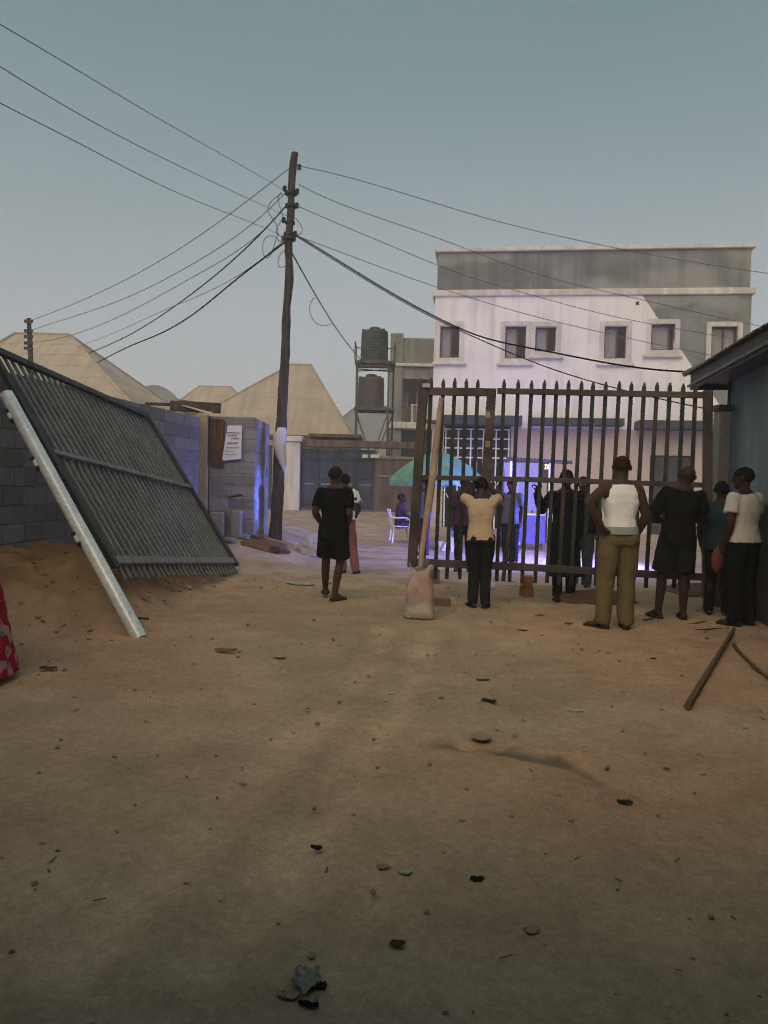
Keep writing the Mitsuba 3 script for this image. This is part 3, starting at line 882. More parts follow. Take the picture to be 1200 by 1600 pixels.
# two soft wheel ruts running from the lower left towards the gate
for line in RUTS_W:
    rx = np.full(gz.shape, 9.0)
    for (a, b) in zip(line[:-1], line[1:]):
        uv_ = b - a
        t = np.clip(((gx - a[0]) * uv_[0] + (gy - a[1]) * uv_[1]) / (uv_ @ uv_), 0, 1)
        rx = np.minimum(rx, np.hypot(gx - a[0] - t * uv_[0], gy - a[1] - t * uv_[1]))
    rx = rx + 0.08 * (meshkit.noise(pts * 2.1, 17) - 0.5)
    gz += -0.020 * np.exp(-(rx / 0.11) ** 2) + 0.011 * np.exp(-((rx - 0.22) / 0.08) ** 2)
hp = sstep(-2.1, -2.9, gx) * sstep(6.6, 7.8, gy) * sstep(13.2, 11.5, gy)
gz += hp * 0.26 * (meshkit.fbm(pts * 4.2 + 5, 4, 31) - 0.5)
n = len(xs)
fi = np.array([(j * n + i, j * n + i + 1, (j + 1) * n + i + 1, (j + 1) * n + i) for j in range(len(ys) - 1) for i in range(n - 1)])
structure('ground', (np.stack([gx, gy, gz], -1).reshape(-1, 3), fi), 'soil', smooth=True)


# ------------------------------------------------------------------ the picket gate propped across the yard's mouth
def gate_paint(p, n, uv):
    m = fbm(p.x * 4 + 31, p.y * 4 + 57, p.z * 1.6 + 13, 3)
    g = noise(p.x * 60, p.y * 60, p.z * 60 + 9)
    return mix((0.026, 0.034, 0.030), (0.062, 0.042, 0.033), smoothstep(0.52, 0.72, m)) * (0.8 + 0.4 * g)


def primer(p, n, uv):
    m = fbm(p.x * 3 + 31, p.y * 3 + 57, p.z * 3 + 13, 3)
    g = noise(p.x * 60, p.y * 60, p.z * 60 + 9)
    return mix((0.086, 0.068, 0.060), (0.047, 0.039, 0.035), smoothstep(0.38, 0.66, m)) * (0.8 + 0.4 * g)


principled('gate_paint', proc(gate_paint), 0.55, 0.1)
principled('gate_primer', proc(primer), 0.65, 0.1)
principled('bare_steel', (0.42, 0.42, 0.40), 0.5, 0.6)
GA, GB = on_ground(652, 9.95), on_ground(1104, 9.35)
_gu = np.array([GB[0] - GA[0], GB[1] - GA[1], 0]); _gu /= np.linalg.norm(_gu)
_gn = np.array([_gu[1], -_gu[0], 0])                        # towards the camera


def gp(px, py, v=0.0):
    d = ray(px, py)
    o = GA + _gn * v
    t = np.dot(o - EYE, _gn) / np.dot(d, _gn)
    return EYE + d * t


gate = thing('picket_gate', 'tall dark spear-topped metal picket gate propped on blocks across the yard', 'gate')


def picket(p, q, w, d):
    """A square bar from its foot p to its spear point q."""
    ax = (q - p) / np.linalg.norm(q - p)
    body = bar(p, q - ax * w * 1.15, w, d, up=_gn, c=0.004)
    s = _gu * w / 2
    u = _gn * d / 2
    b = q - ax * w * 1.17
    tip = trimesh.convex.convex_hull(np.array([b + s * 1.0 + u, b - s * 1.0 + u, b + s * 1.0 - u, b - s * 1.0 - u, q + s * .28 + u * .6, q - s * .28 - u * .6, q + s * .28 - u * .6, q - s * .28 + u * .6]))
    return cat(body, tip)


tops = [674, 693, 711, 729, 747, 788, 810, 831, 851, 870, 889, 909, 927, 947, 968, 987, 1007, 1027, 1047, 1068, 1087]
bots = [661, 680, 698, 718, 735, 776, 796, 815.5, 836, 854.6, 873, 892, 911, 930.6, 950, 969, 989, 1009, 1031, 1053, 1074]
rg = np.random.default_rng(3)
for a, b in zip(tops, bots):
    yt = 590.5 + 8.5 * ((a - 674) / 414) + rg.uniform(-1.2, 1.2)
    yb = 903 + 18 * ((b - 661) / 413) + rg.uniform(-1.5, 1.5)
    part(gate, 'picket', picket(gp(b, yb, -0.028), gp(a, yt, -0.028), 0.048, 0.03), 'gate_paint')


def railing(pts, hpx, mat, v=0.02, d=0.045):
    out = []
    for (a, b) in zip(pts[:-1], pts[1:]):
        A, B = gp(*a, v), gp(*b, v)
        out.append(bar(A, B, hpx * 9.7 / FOC, d, up=_gn, c=0.005))
    return cat(*out)


part(gate, 'top_rail', railing([(667, 611.5), (761, 613)], 12.5, 'p'), 'gate_primer')
part(gate, 'top_rail', railing([(777, 611), (1099, 617.5)], 9, 'p'), 'gate_primer')
part(gate, 'middle_rail', railing([(660, 746), (817, 749)], 8, 'p'), 'gate_primer')
part(gate, 'middle_rail', railing([(817.3, 749), (1100, 758)], 8, 'p'), 'gate_primer')
part(gate, 'bottom_rail', railing([(651, 878.5), (815, 886)], 12, 'p'), 'gate_primer')
part(gate, 'bottom_rail', railing([(815.4, 886), (1103, 902)], 11, 'p'), 'gate_primer')
part(gate, 'stile', bar(gp(643.5, 886, 0.02), gp(662, 600, 0.02), 0.118, 0.07, up=_gn, c=0.008), 'gate_primer')
part(gate, 'stile', bar(gp(751, 876, 0.035), gp(768.5, 607, 0.035), 0.115, 0.055, up=_gn, c=0.006), 'gate_primer', label='thick brown stile between the two leaves')
part(gate, 'stile', bar(gp(1104, 934, 0.02), gp(1106, 610, 0.02), 0.105, 0.08, up=_gn, c=0.008), 'gate_primer')
part(gate, 'pivot_pin', tube([gp(647, 880, -0.02), gp(649, 905, -0.02)], 0.025, 8), 'gate_paint')
part(gate, 'picket', picket(gp(664, 604, -0.03), gp(658, 591, -0.03), 0.042, 0.03), 'gate_paint')
part(gate, 'locking_bar', bar(gp(786, 908, 0.07), gp(805, 750, 0.07), 0.05, 0.03, up=_gn, c=0.004), 'gate_primer', label='slanting brown bar below the middle rail')
part(gate, 'hinge', cbx(*[x for pr in zip(gp(661, 604, 0.09) - [.01, .012, .012], gp(671, 600, 0.09) + [.01, .012, .008]) for x in pr], 0.003), 'bare_steel')
for (px, py) in ((762, 648), (762, 694)):
    c = gp(px, py, 0.066)
    part(gate, 'weld_plate', cbx(c[0] - .03, c[0] + .03, c[1] - .004, c[1] + .003, c[2] - .04, c[2] + .04, 0.002), 'yellow_render')

# pale tube leaning on the right stile
principled('galvanised', mottled((0.86, 0.90, 0.90), (0.74, 0.78, 0.79), 3.0, 0.4), 0.3, 0.15)
principled('dull_tube', mottled((0.26, 0.27, 0.26), (0.17, 0.18, 0.17), 3.0, 0.4), 0.5, 0.4)
g0 = ground(1105, 934)
single('metal_tube', tube([g0 + [0, 0, -0.02], at(1117.5, 688, g0[1] + 0.3)], 0.032, 10), 'dull_tube', 'thin pale metal tube leaning beside the right end of the picket gate', 'tube', smooth=40)

# blocks under the gate and lumps around it
principled('clay', mottled((0.34, 0.15, 0.075), (0.24, 0.105, 0.055), 4.0, 0.2), 0.95)
principled('grey_stone', mottled((0.23, 0.17, 0.125), (0.14, 0.105, 0.08), 6.0, 0.2), 0.95)
b0 = ground(825, 934)
for k in range(2):
    m = rough(trimesh.creation.box((0.145, 0.2, 0.135)).subdivide().subdivide(), 0.006, 9, k)
    m.apply_transform(trimesh.transformations.rotation_matrix(0.12 - 0.2 * k, (0, 0, 1)))
    m.apply_translation((b0[0], b0[1] + 0.12, b0[2] + 0.07 + 0.145 * k))
    single('clay_block', m, 'clay', ('orange clay block on the ground below the gate' if k == 0 else 'upper orange clay block carrying the gate\'s bottom rail'), 'block')
b0 = ground(676, 912)
m = rough(trimesh.creation.box((0.2, 0.2, 0.2)).subdivide().subdivide(), 0.008, 9, 5)
m.apply_translation((b0[0], b0[1] + 0.1, b0[2] + 0.1))
single('stone_block', m, 'grey_stone', 'brown block under the left leaf of the gate behind the cement bag', 'block')
b0 = ground(691, 947)
m = rough(trimesh.creation.box((0.2, 0.14, 0.1)).subdivide().subdivide(), 0.014, 8, 8)
m.apply_translation((b0[0], b0[1] + 0.05, b0[2] + 0.045))
single('stone_block', m, 'grey_stone', 'flat brown stone lying right of the cement bag', 'block')
b0 = ground(940, 945)
m = lump(0.55, 0.32, 0.17, 21, 4, 0.2, 2.2)
m.apply_translation((b0[0], b0[1] + 0.35, b0[2] - 0.02))
cloth('dug_soil', 0.17, 0.10, 0.068)
single('soil_heap', m, 'dug_soil', 'low heap of dug reddish soil under the gate behind the man in the white vest', 'heap', smooth=True)
b0 = ground(1090, 930)
m = lump(0.5, 0.4, 0.16, 27, 4, 0.2, 2.2)
m.apply_translation((b0[0] + 0.1, b0[1] + 0.3, b0[2] - 0.04))
single('soil_heap', m, 'dug_soil', 'low heap of dark soil at the foot of the right gate stile', 'heap', smooth=True)

# ------------------------------------------------------------------ the grille leaning on the block wall
TL, TR, BR, BL = [np.array(v, float) for v in ((-4.42, 8.62, 2.87), (-3.91, 12.54, 2.48), (-2.37, 12.11, 0.16), (-2.87, 8.19, 0.55))]
pa = (TR - TL) / np.linalg.norm(TR - TL)
pb = (BL - TL); pb -= pa * (pb @ pa); PHt = np.linalg.norm(pb); pb /= PHt
pn = np.cross(pa, pb)
if pn @ (EYE - TL) < 0:
    pn = -pn
PW = 3.97
principled('grille_slat', mottled((0.20, 0.22, 0.21), (0.14, 0.155, 0.15), 3.0, 0.5), 0.45, 0.35)
principled('grille_dark', mottled((0.045, 0.047, 0.048), (0.03, 0.03, 0.032), 3.0, 0.5), 0.55, 0.2)
gr = thing('leaning_grille', 'large grey metal grille of narrow slats leaning on the block wall at the left', 'grille')
NS = 27
for k in range(NS):
    u = 0.07 + (PW - 0.14) * k / (NS - 1) + rg.uniform(-.009, .009) * (0 < k < NS - 1)
    du = rg.uniform(-.012, .012)
    o = TL + pa * u
    part(gr, 'slat', bar(o - pb * (0.06 + rg.uniform(0, .03)), o + pa * du + pb * (PHt + 0.17 + rg.uniform(-.02, .02)), 0.043, 0.03, up=pn, c=0.004), 'grille_slat')
for t, w, m_, nm in ((0.0, 0.10, 'grille_dark', 'top_rail'), (0.49, 0.065, 'grille_slat', 'middle_rail'), (0.985, 0.10, 'grille_slat', 'bottom_rail')):
    o = TL + pb * PHt * t + pn * 0.043
    part(gr, nm, bar(o - pa * 0.005, o + pa * (PW - 0.052), w, 0.05, up=pn, c=0.006), m_)
for u, nm in ((-0.085, 'side_rail'), (PW, 'side_rail')):
    o = TL + pa * u + pn * 0.043
    part(gr, nm, bar(o - pb * 0.05, o + pb * (PHt + 0.05), 0.10, 0.055, up=pn, c=0.006), 'grille_dark')
# galvanised post lying against it
w0, w1 = ground(217, 994), at(10, 616, 8.15)
post = thing('galvanised_post', 'shiny galvanised square post with hinge lugs leaning against the grille', 'post')
ax = (w1 - w0) / np.linalg.norm(w1 - w0)
pu = np.cross(ax, [0, 1, 0.0]); pu /= np.linalg.norm(pu)
up_ = np.cross(pu, ax)
up_ = up_ if up_ @ (EYE - w0) > 0 else -up_
prof_out, prof_in = 0.052, 0.045
part(post, 'tube', tube([w0 - ax * 0.03, w1], 0.068, 24), 'galvanised', smooth=40)
principled('black_hole', (0.015, 0.015, 0.017), 0.8)
part(post, 'open_end', tube([w1 + ax * 0.0005, w1 + ax * 0.004], 0.058, 16), 'black_hole')
sd = np.cross(ax, up_)
sd = sd if sd[0] < 0 else -sd
for (px, py) in ((21, 647), (63, 720), (132.5, 838)):
    best = min(np.linspace(0, 1, 400), key=lambda t: abs((lambda v: 800 - FOC * (v @ _U) / (v @ _f))(w0 + (w1 - w0) * t - EYE) - py))
    c = w0 + (w1 - w0) * best + sd * 0.062 + up_ * 0.026
    for s in (-1, 1):
        part(post, 'lug', bar(c + ax * (s * 0.062 - 0.016), c + ax * (s * 0.062 + 0.016), 0.05, 0.07, up=up_, c=0.004), 'grille_dark')
    part(post, 'sleeve', bar(c - ax * 0.042, c + ax * 0.042, 0.034, 0.06, up=up_, c=0.008), 'galvanised')
a, b = at(190, 963, 7.42), at(232, 967, 7.36)
single('iron_rod', tube([a, (a + b) / 2 + [0, -0.01, 0.0], b], 0.012, 8), 'grille_dark', 'short dark iron rod across the foot of the galvanised post', 'rod')

# ------------------------------------------------------------------ wooden utility pole with its wires
PY = 16.0
axis_px = [(460.5, 239), (458, 262), (455, 300), (454, 340), (451, 372), (452, 430), (449, 470), (446.5, 530), (445, 570), (442, 610), (440.5, 650), (436.5, 720), (433.5, 780), (430, 845)]
PP = spline([at(*p, PY) for p in axis_px], 90)[::-1]
PP[0, 2] -= 0.3
prad = np.interp(np.linspace(0, 1, 90), [0, 0.25, 0.5, 0.75, 1], [0.135, 0.118, 0.092, 0.080, 0.072])
pole_m = tube(PP, prad, 14)
pole_m = rough(pole_m, 0.022, 3.2, 2)
principled('pole_wood', mottled((0.078, 0.062, 0.058), (0.042, 0.036, 0.034), 4.0, 0.6), 0.95)
pole = single('utility_pole', pole_m, 'pole_wood', 'tall crooked wooden utility pole carrying all the wires', 'pole', smooth=40)
cloth('wire_black', 0.012, 0.012, 0.013)
cloth('wire_grey', 0.11, 0.118, 0.12)


def pole_at(py):
    pts = np.array([at(*p, PY) for p in axis_px])
    pys = [p[1] for p in axis_px]
    return np.array([np.interp(py, pys, pts[:, k]) for k in range(3)])


for py, w in ((302, .13), (322, .12), (348, .10), (373, .15), (366, .11)):
    c = pole_at(py)
    part(pole, 'clamp', moved(lathe([(0.001, -0.03), (w, -0.03), (w, 0.03), (0.001, 0.03)], 14), frame(c, [1, 0, 0], [0, 1, 0], [0, 0, 1])), 'grille_dark', smooth=40)
for py, s in ((262, 1), (296, -1), (300, 1), (322, 1), (345, -1), (366, 1)):
    c = pole_at(py) + np.array([s * 0.13, -0.05, 0])
    part(pole, 'insulator', moved(lathe([(0.001, -0.06), (0.03, -0.06), (0.045, -0.03), (0.03, -0.01), (0.045, 0.02), (0.03, 0.05), (0.001, 0.05)], 12), frame(c, [1, 0, 0], [0, 1, 0], [0, 0, 1])), 'grille_dark', smooth=40)


def wire(pix, d0, d1, r, mat, label, n=40, cat_='wire'):
    r = r * 0.72
    """A wire through photograph points, its distance running evenly from d0 to d1."""
    pix = np.array(pix, float)
    s = np.r_[0, np.cumsum(np.hypot(*np.diff(pix, axis=0).T))]
    s /= s[-1]
    pts = [at(px, py, 1 / ((1 - t) / d0 + t / d1)) for (px, py), t in zip(pix, s)]
    return single('wire', tube(spline(pts, n), r, 6), mat, label, cat_, smooth=True)


FAR = 25.0
wire([(446, 299), (330, 232), (210, 163), (100, 97), (0, 38), (-150, -50)], PY, 6.5, 0.0065, 'wire_grey', 'highest of the three thin wires running to the upper left corner')
wire([(449, 338), (370, 302), (265, 252), (130, 182), (0, 104), (-150, 8)], PY, 6.5, 0.0065, 'wire_grey', 'middle one of the three thin wires leaving over the upper left edge')
wire([(449, 373), (350, 331), (240, 284), (110, 217), (0, 161), (-150, 78)], PY, 6.5, 0.0065, 'wire_grey', 'lowest of the three thin wires leaving over the upper left edge')
wire([(452, 263), (385, 315), (300, 376), (200, 435), (110, 477), (44, 502)], PY, FAR, 0.012, 'wire_grey', 'topmost thin wire sloping from the pole to the far small pole')
wire([(447, 300), (390, 353), (300, 413), (200, 464), (120, 493), (47, 517)], PY, FAR, 0.012, 'wire_grey', 'second thin wire sloping from the pole to the far small pole')
wire([(446, 322), (390, 378), (310, 428), (200, 488), (110, 524), (47, 535)], PY, FAR, 0.011, 'wire_grey', 'third thin wire sloping from the pole to the far small pole')
wire([(450, 318), (415, 357), (360, 410), (282, 472), (210, 519), (138, 552), (112, 562)], PY, 33, 0.022, 'wire_black', 'upper thick black cable sagging from the pole to the left roof', cat_='cable')
wire([(447, 372), (415, 400), (345, 446), (282, 474), (190, 515), (125, 541), (95, 552)], PY, 33, 0.010, 'wire_grey', 'thin grey wire between the two thick black cables at the left')
wire([(448, 376), (410, 405), (370, 436), (310, 485), (255, 519), (205, 540), (155, 565), (125, 578)], PY, 33, 0.026, 'wire_black', 'lower thick black cable sagging from the pole to the left roof', cat_='cable')
wire([(466, 259), (540, 276), (640, 305), (760, 341), (940, 383), (1080, 409), (1200, 427), (1400, 450)], PY, 18.5, 0.010, 'wire_grey', 'topmost thin wire running right above the white house')
wire([(466, 288), (500, 305), (600, 343), (700, 378), (813, 420), (975, 462), (1200, 512), (1300, 530)], PY, 18.5, 0.010, 'wire_grey', 'second thin wire running right across the grey parapet')
wire([(463, 321), (520, 346), (620, 388), (720, 428), (813, 456), (940, 490), (1060, 514), (1200, 540)], PY, 18.5, 0.010, 'wire_grey', 'third thin wire running right just above the upper windows')
wire([(462, 368), (540, 397), (660, 441), (750, 470), (850, 498), (939, 519), (1060, 545), (1200, 570)], PY, 18.5, 0.010, 'wire_grey', 'lowest thin wire running right across the upper windows')
k1 = wire([(459, 365), (520, 402), (600, 451), (680, 495), (755, 527), (850, 548), (960, 569), (1078, 581)], PY, 11.0, 0.020, 'wire_black', 'thick black cable from the pole to the eave of the right house', cat_='cable')
wire([(459, 367), (520, 405), (600, 454), (680, 498), (760, 535), (850, 572), (984, 612), (1110, 640)], PY, 10.4, 0.013, 'wire_black', 'black cable dropping from the pole to the gate pillar', cat_='cable')
wire([(456, 395), (485, 447), (520, 505), (555, 552), (575, 575)], PY, 33.8, 0.022, 'wire_black', 'black service cable from the pole to the water tower', cat_='cable')
for pix, lab in (([(492, 465), (484, 485), (492, 503), (518, 505)], 'thin slack loop of wire hanging on the service cable'),
                 ([(440, 300), (436, 320), (441, 340), (433, 356), (444, 373)], 'tangled jumper wire on the left of the pole top'),
                 ([(441, 302), (428, 345), (434, 360), (433, 372), (447, 376)], 'second tangled jumper wire beside the pole clamps'),
                 ([(430, 370), (415, 372), (412, 398), (432, 370)], 'loose grey wire loop left of the pole'),
                 ([(447, 392), (436, 402), (437, 417), (449, 413), (446, 402)], 'small round wire coil hanging left of the pole'),
                 ([(458, 340), (470, 352), (472, 362), (462, 366)], 'small wire loop right of the pole clamps')):
    pts = [at(px, py, 16.0 if px > 480 else PY - 0.12) for px, py in pix]
    if pix[0][0] == 492:
        pts = [at(px, py, 18.2 + 0.6 * t) for t, (px, py) in zip((0, .4, .7, 1), pix)]
    single('wire_loop', tube(spline(pts, 30), 0.008, 6), 'wire_grey', lab, 'wire', smooth=True)
fp = single('utility_pole', rough(tube([at(49, 590, FAR), at(47, 540, FAR), at(45, 497, FAR)], [0.09, 0.08, 0.07], 8), 0.01, 3), 'pole_wood', 'far small wooden pole standing before the left beige roof', 'pole', smooth=40)
for py in (503, 518, 527, 537, 545):
    c = at(47, py, FAR)
    part(fp, 'insulator', bx(c[0] - 0.14, c[0] + 0.14, c[1] - 0.13, c[1] - 0.09, c[2] - 0.05, c[2] + 0.05), 'grille_dark')

# white sack tied on the pole
ks = [(668, 440, 5.5), (674, 440, 8), (682, 437, 10), (695, 437, 10.5), (710, 439, 8.5), (724, 442, 5.5), (733, 443.5, 3.0), (738, 444.5, 1.0)]
vv, ff = [], []
for i, (py, px, hw) in enumerate(ks):
    c = at(px, py, PY - 0.16)
    r_ = hw * (PY - .16) / FOC
    for j in range(16):
        a = j * math.pi / 8
        k_ = 1 + 0.10 * math.sin(3 * a + i * 1.3)
        vv.append(c + np.array([math.cos(a) * r_ * k_, math.sin(a) * (0.10 if i not in (0, 7) else 0.05) * k_ * min(1, hw / 6), 0]))
for i in range(len(ks) - 1):
    for j in range(16):
        ff.append((i * 16 + j, (i + 1) * 16 + j, (i + 1) * 16 + (j + 1) % 16, i * 16 + (j + 1) % 16))
cloth('sack_white', 0.55, 0.54, 0.56)
single('plastic_sack', rough(trimesh.Trimesh(*meshkit.arrays((np.array(vv), np.array(ff)))[:2], process=False), 0.02, 7), 'sack_white', 'white plastic sack tied round the wooden pole at head height', 'sack', smooth=True)

# ------------------------------------------------------------------ cement bag with the long stick
def bag_print(p, n, uv):
    c = mix((0.50, 0.445, 0.40), (0.37, 0.325, 0.29), smoothstep(0.3, 0.7, fbm(p.x * 9, p.y * 9, p.z * 9, 3)))
    bx0, bz0 = float(BAG[0]), float(BAG[2])
    x, z = p.x - bx0, p.z - bz0
    band = smoothstep(0.20, 0.215, z) * smoothstep(0.52, 0.47, z) * smoothstep(-0.19, -0.15, x)
    c = mix(c, mi.Color3f(0.40, 0.25, 0.215), 0.3 * smoothstep(0.17, 0.2, z))
    disc = smoothstep(0.15, 0.11, dr.sqrt(dr.square(x - 0.04) + dr.square(z - 0.34)))
    rim = 0.45 + 0.55 * smoothstep(0.35, 0.6, fbm(p.x * 14, p.y * 14, p.z * 14, 2)) + 0 * smoothstep(0.085, 0.095, dr.sqrt(dr.square(x - 0.04) + dr.square(z - 0.34)))
    c = mix(c, mi.Color3f(0.42, 0.22, 0.185), 0.28 * band)
    c = mix(c, mi.Color3f(0.45, 0.13, 0.11), 0.42 * disc * rim)
    c = mix(c, mi.Color3f(0.16, 0.15, 0.16), 0.6 * smoothstep(0.29, 0.30, z) * smoothstep(0.36, 0.35, z) * smoothstep(-0.11, -0.10, x) * smoothstep(-0.02, -0.03, x) * smoothstep(0.35, 0.6, noise(x * 90 + 50, z * 60 + 50)))
    return c


BAG = ground(655, 969)
scene['bag_paper'] = {'type': 'twosided', 'bsdf': {'type': 'diffuse', 'reflectance': proc(bag_print)}}
rings = [(0.0, .18, .10), (0.02, .205, .14), (0.09, .19, .165), (0.20, .175, .16), (0.31, .18, .145), (0.40, .165, .115), (0.48, .12, .075), (0.53, .135, .055), (0.575, .16, .04)]
vv, ff = [], []
NB = 40
for i, (z, rx, ry) in enumerate(rings):
    for j in range(NB):
        a = 2 * math.pi * j / NB
        ex = 0.55
        x = math.copysign(abs(math.cos(a)) ** ex, math.cos(a)) * rx * .86
        y = math.copysign(abs(math.sin(a)) ** ex, math.sin(a)) * ry
        vv.append((BAG[0] + x + 0.02 * z, BAG[1] + 0.12 + y + 0.08 * z, BAG[2] + z + ((0.035 * math.cos(a * 2 + .6) + .02 * math.sin(a * 5)) if i > 6 else 0)))
for i in range(len(rings) - 1):
    for j in range(NB):
        ff.append((i * NB + j, i * NB + (j + 1) % NB, (i + 1) * NB + (j + 1) % NB, (i + 1) * NB + j))
vv.append((BAG[0], BAG[1] + 0.12, BAG[2])); c0 = len(vv) - 1
bm = trimesh.Trimesh(*meshkit.arrays((np.array(vv), np.array(ff)))[:2], process=False)
bm = trimesh.Trimesh(bm.vertices, np.vstack([bm.faces, [(c0, (j + 1) % NB, j) for j in range(NB)]]), process=False).subdivide()
bag = single('cement_bag', rough(bm.subdivide(), 0.024, 6, 4), 'bag_paper', 'pinkish printed cement bag standing open before the gate with a long stick in it', 'bag', smooth=True)
principled('new_wood', mottled((0.40, 0.275, 0.19), (0.30, 0.20, 0.14), 3.0, 0.6), 0.85)
s0, s1, s2 = BAG + np.array([0.02, 0.15, 0.25]), at(672, 790, 9.2), at(689.5, 622, 9.62)
st = spline([s0, at(657, 890, 8.75), at(672, 775, 9.15), at(682, 690, 9.45), s2], 40)
single('wooden_stick', rough(tube(st, np.interp(np.linspace(0, 1, 40), [0, .3, .45, .7, 1], [.028, .032, .044, .042, .030]), 10), 0.008, 6), 'new_wood', 'long pale wooden stick standing in the cement bag and leaning on the gate', 'stick', smooth=40)
cloth('grey_rag', 0.11, 0.125, 0.125)
m = lump(0.085, 0.07, 0.085, 5, 3, 0.25, 2.0)
m.apply_translation(at(664, 884, 8.83))
single('rag_ball', rough(m, 0.012, 16), 'grey_rag', 'grey-green rag tied round the stick above the cement bag', 'rag', smooth=True)

# ------------------------------------------------------------------ street life: umbrella, chair, stall
UY = 18.0
uc = on_ground(684, UY)
zr, zt_ = at(684, 749, UY)[2], at(684, 705, UY)[2]
UR = 78 * UY / FOC
scene['umbrella_cloth'] = {'type': 'twosided', 'bsdf': {'type': 'diffuse', 'reflectance': proc(lambda p, n, uv: mix((0.17, 0.36, 0.285), (0.135, 0.29, 0.23), smoothstep(0.35, 0.65, fbm(p.x * 5, p.y * 5, p.z * 5, 2))))}}
um = thing('market_umbrella', 'green market umbrella with a scalloped edge on the street behind the gate', 'umbrella')
for k in range(8):
    a0, a1 = k * math.pi / 4 + 0.2, (k + 1) * math.pi / 4 + 0.2
    nr, na = 8, 7
    vv = []
    for i in range(nr + 1):
        t = i / nr
        for j in range(na):
            s = j / (na - 1)
            a = a0 + (a1 - a0) * s
            chord = math.cos(math.pi / 8) / math.cos((s - .5) * math.pi / 4)
            r_ = UR * t * chord
            z = zt_ - (zt_ - zr) * (0.28 * t + 0.72 * t * t) - 0.05 * math.sin(math.pi * s) * t * (1 - .4 * t)
            vv.append((uc[0] + r_ * math.cos(a), UY + r_ * math.sin(a), z))
    for j in range(na):                                        # hanging valance
        s = j / (na - 1)
        x, y, z = vv[nr * na + j]
        vv.append((x, y, z - 0.10 - 0.05 * math.sin(math.pi * s)))
    ff = [(i * na + j, (i + 1) * na + j, (i + 1) * na + j + 1, i * na + j + 1) for i in range(nr + 1) for j in range(na - 1)]
    part(um, 'panel', trimesh.Trimesh(*meshkit.arrays((np.array(vv), np.array(ff)))[:2], process=False), 'umbrella_cloth', smooth=50)
    a = a0
    part(um, 'rib', tube([(uc[0], UY, zt_ - 0.03), (uc[0] + UR * .99 * math.cos(a), UY + UR * .99 * math.sin(a), zr - 0.03)], 0.008, 6), 'dull_tube')
part(um, 'shaft', tube([(uc[0], UY, uc[2]), (uc[0], UY, zt_ + 0.06)], 0.022, 10), 'dull_tube')
part(um, 'foot', moved(lathe([(0.001, 0), (0.22, 0), (0.22, 0.06), (0.05, 0.1), (0.001, 0.1)], 20), frame([uc[0], UY, uc[2]], [1, 0, 0], [0, 1, 0], [0, 0, 1])), 'cement')

principled('white_plastic', (0.70, 0.70, 0.72), 0.4)


def chair(px, Y, heading, label):
    c = on_ground(px, Y)
    t = thing('plastic_chair', label, 'chair')
    ca, sa = math.cos(heading), math.sin(heading)
    M = frame(c, [ca, sa, 0], [-sa, ca, 0], [0, 0, 1])        # x = front
    part(t, 'seat', moved(cbx(-.22, .22, -.22, .22, .41, .44, .012), M), 'white_plastic')
    for sx in (-1, 1):
        for sy in (-1, 1):
            part(t, 'leg', moved(bar((sx * .19, sy * .19, .409), (sx * .24, sy * .23, 0), .045, .035, up=(1, 0, 0), c=.006), M), 'white_plastic')
    for k in range(5):
        y = -.18 + k * .09
        part(t, 'back_slat', moved(bar((-.215, y, .445), (-.30, y * 1.05, .80), .05, .02, up=(1, 0, 0), c=.004), M), 'white_plastic')
    part(t, 'back_rail', moved(cbx(-.33, -.285, -.23, .23, .803, .86, .015), M), 'white_plastic')
    for sy in (-1, 1):
        part(t, 'armrest', moved(tube(spline([(-.27, sy * .23, .66), (-.05, sy * .25, .645), (.15, sy * .25, .63), (.2, sy * .245, .444)], 12), .02, 8), M), 'white_plastic')
    return c


chair(627, 19.6, 0.15, 'white plastic chair on the street left of the gate with a seated person in purple')

# market stall with a tarpaulin back, cloth-covered table and bucket
SY = 18.4
cloth('stall_cloth', 0.34, 0.33, 0.46)
cloth('stall_skirt', 0.11, 0.10, 0.22)
principled('blue_plastic', (0.03, 0.10, 0.42), 0.4)
sg = on_ground(820, SY)[2]
sx0, sx1 = at(792, 760, SY)[0], at(852, 760, SY)[0]
zb_ = at(820, 719, SY)[2]
stl = thing('market_stall', 'small open market stall with a dark top beam and pale cloth back behind the gate', 'stall')
for x in (sx0, sx1):
    for y in (SY - 0.5, SY + 0.6):
        part(stl, 'post', bar((x, y, sg), (x, y, zb_ - 0.042), 0.055, c=.005), 'white_iron' if y < SY else 'dark_wood')
part(stl, 'top_beam', bar((sx0 - 0.1, SY - 0.5, zb_ + 0.01), (sx1 + 0.5, SY - 0.5, zb_ - 0.05), 0.08, c=.006), 'dark_slab')
part(stl, 'back_beam', bar((sx0 - 0.1, SY + 0.6, zb_), (sx1 + 0.1, SY + 0.6, zb_), 0.08, c=.006), 'dark_slab')
nx, nz = 30, 12
vv = [(sx0 + (sx1 - sx0) * i / nx, SY + 0.57 + 0.03 * math.sin(i * 1.2) * (j / nz), zb_ - 0.05 - (zb_ - 0.95 - sg) * j / nz) for i in range(nx + 1) for j in range(nz + 1)]
ff = [(i * (nz + 1) + j, (i + 1) * (nz + 1) + j, (i + 1) * (nz + 1) + j + 1, i * (nz + 1) + j + 1) for i in range(nx) for j in range(nz)]
part(stl, 'cloth_back', (np.array(vv), np.array(ff)), 'stall_cloth', smooth=True)
tb = thing('stall_table', 'table under a purple-blue cloth with a pale edge at the market stall', 'table')
zt2 = at(815, 803, SY - .35)[2]
part(tb, 'top', cbx(sx0 - 0.15, sx1 - 0.05, SY - 0.4, SY + 0.35, zt2 - 0.03, zt2, .008), 'pale_trim')
vv = []
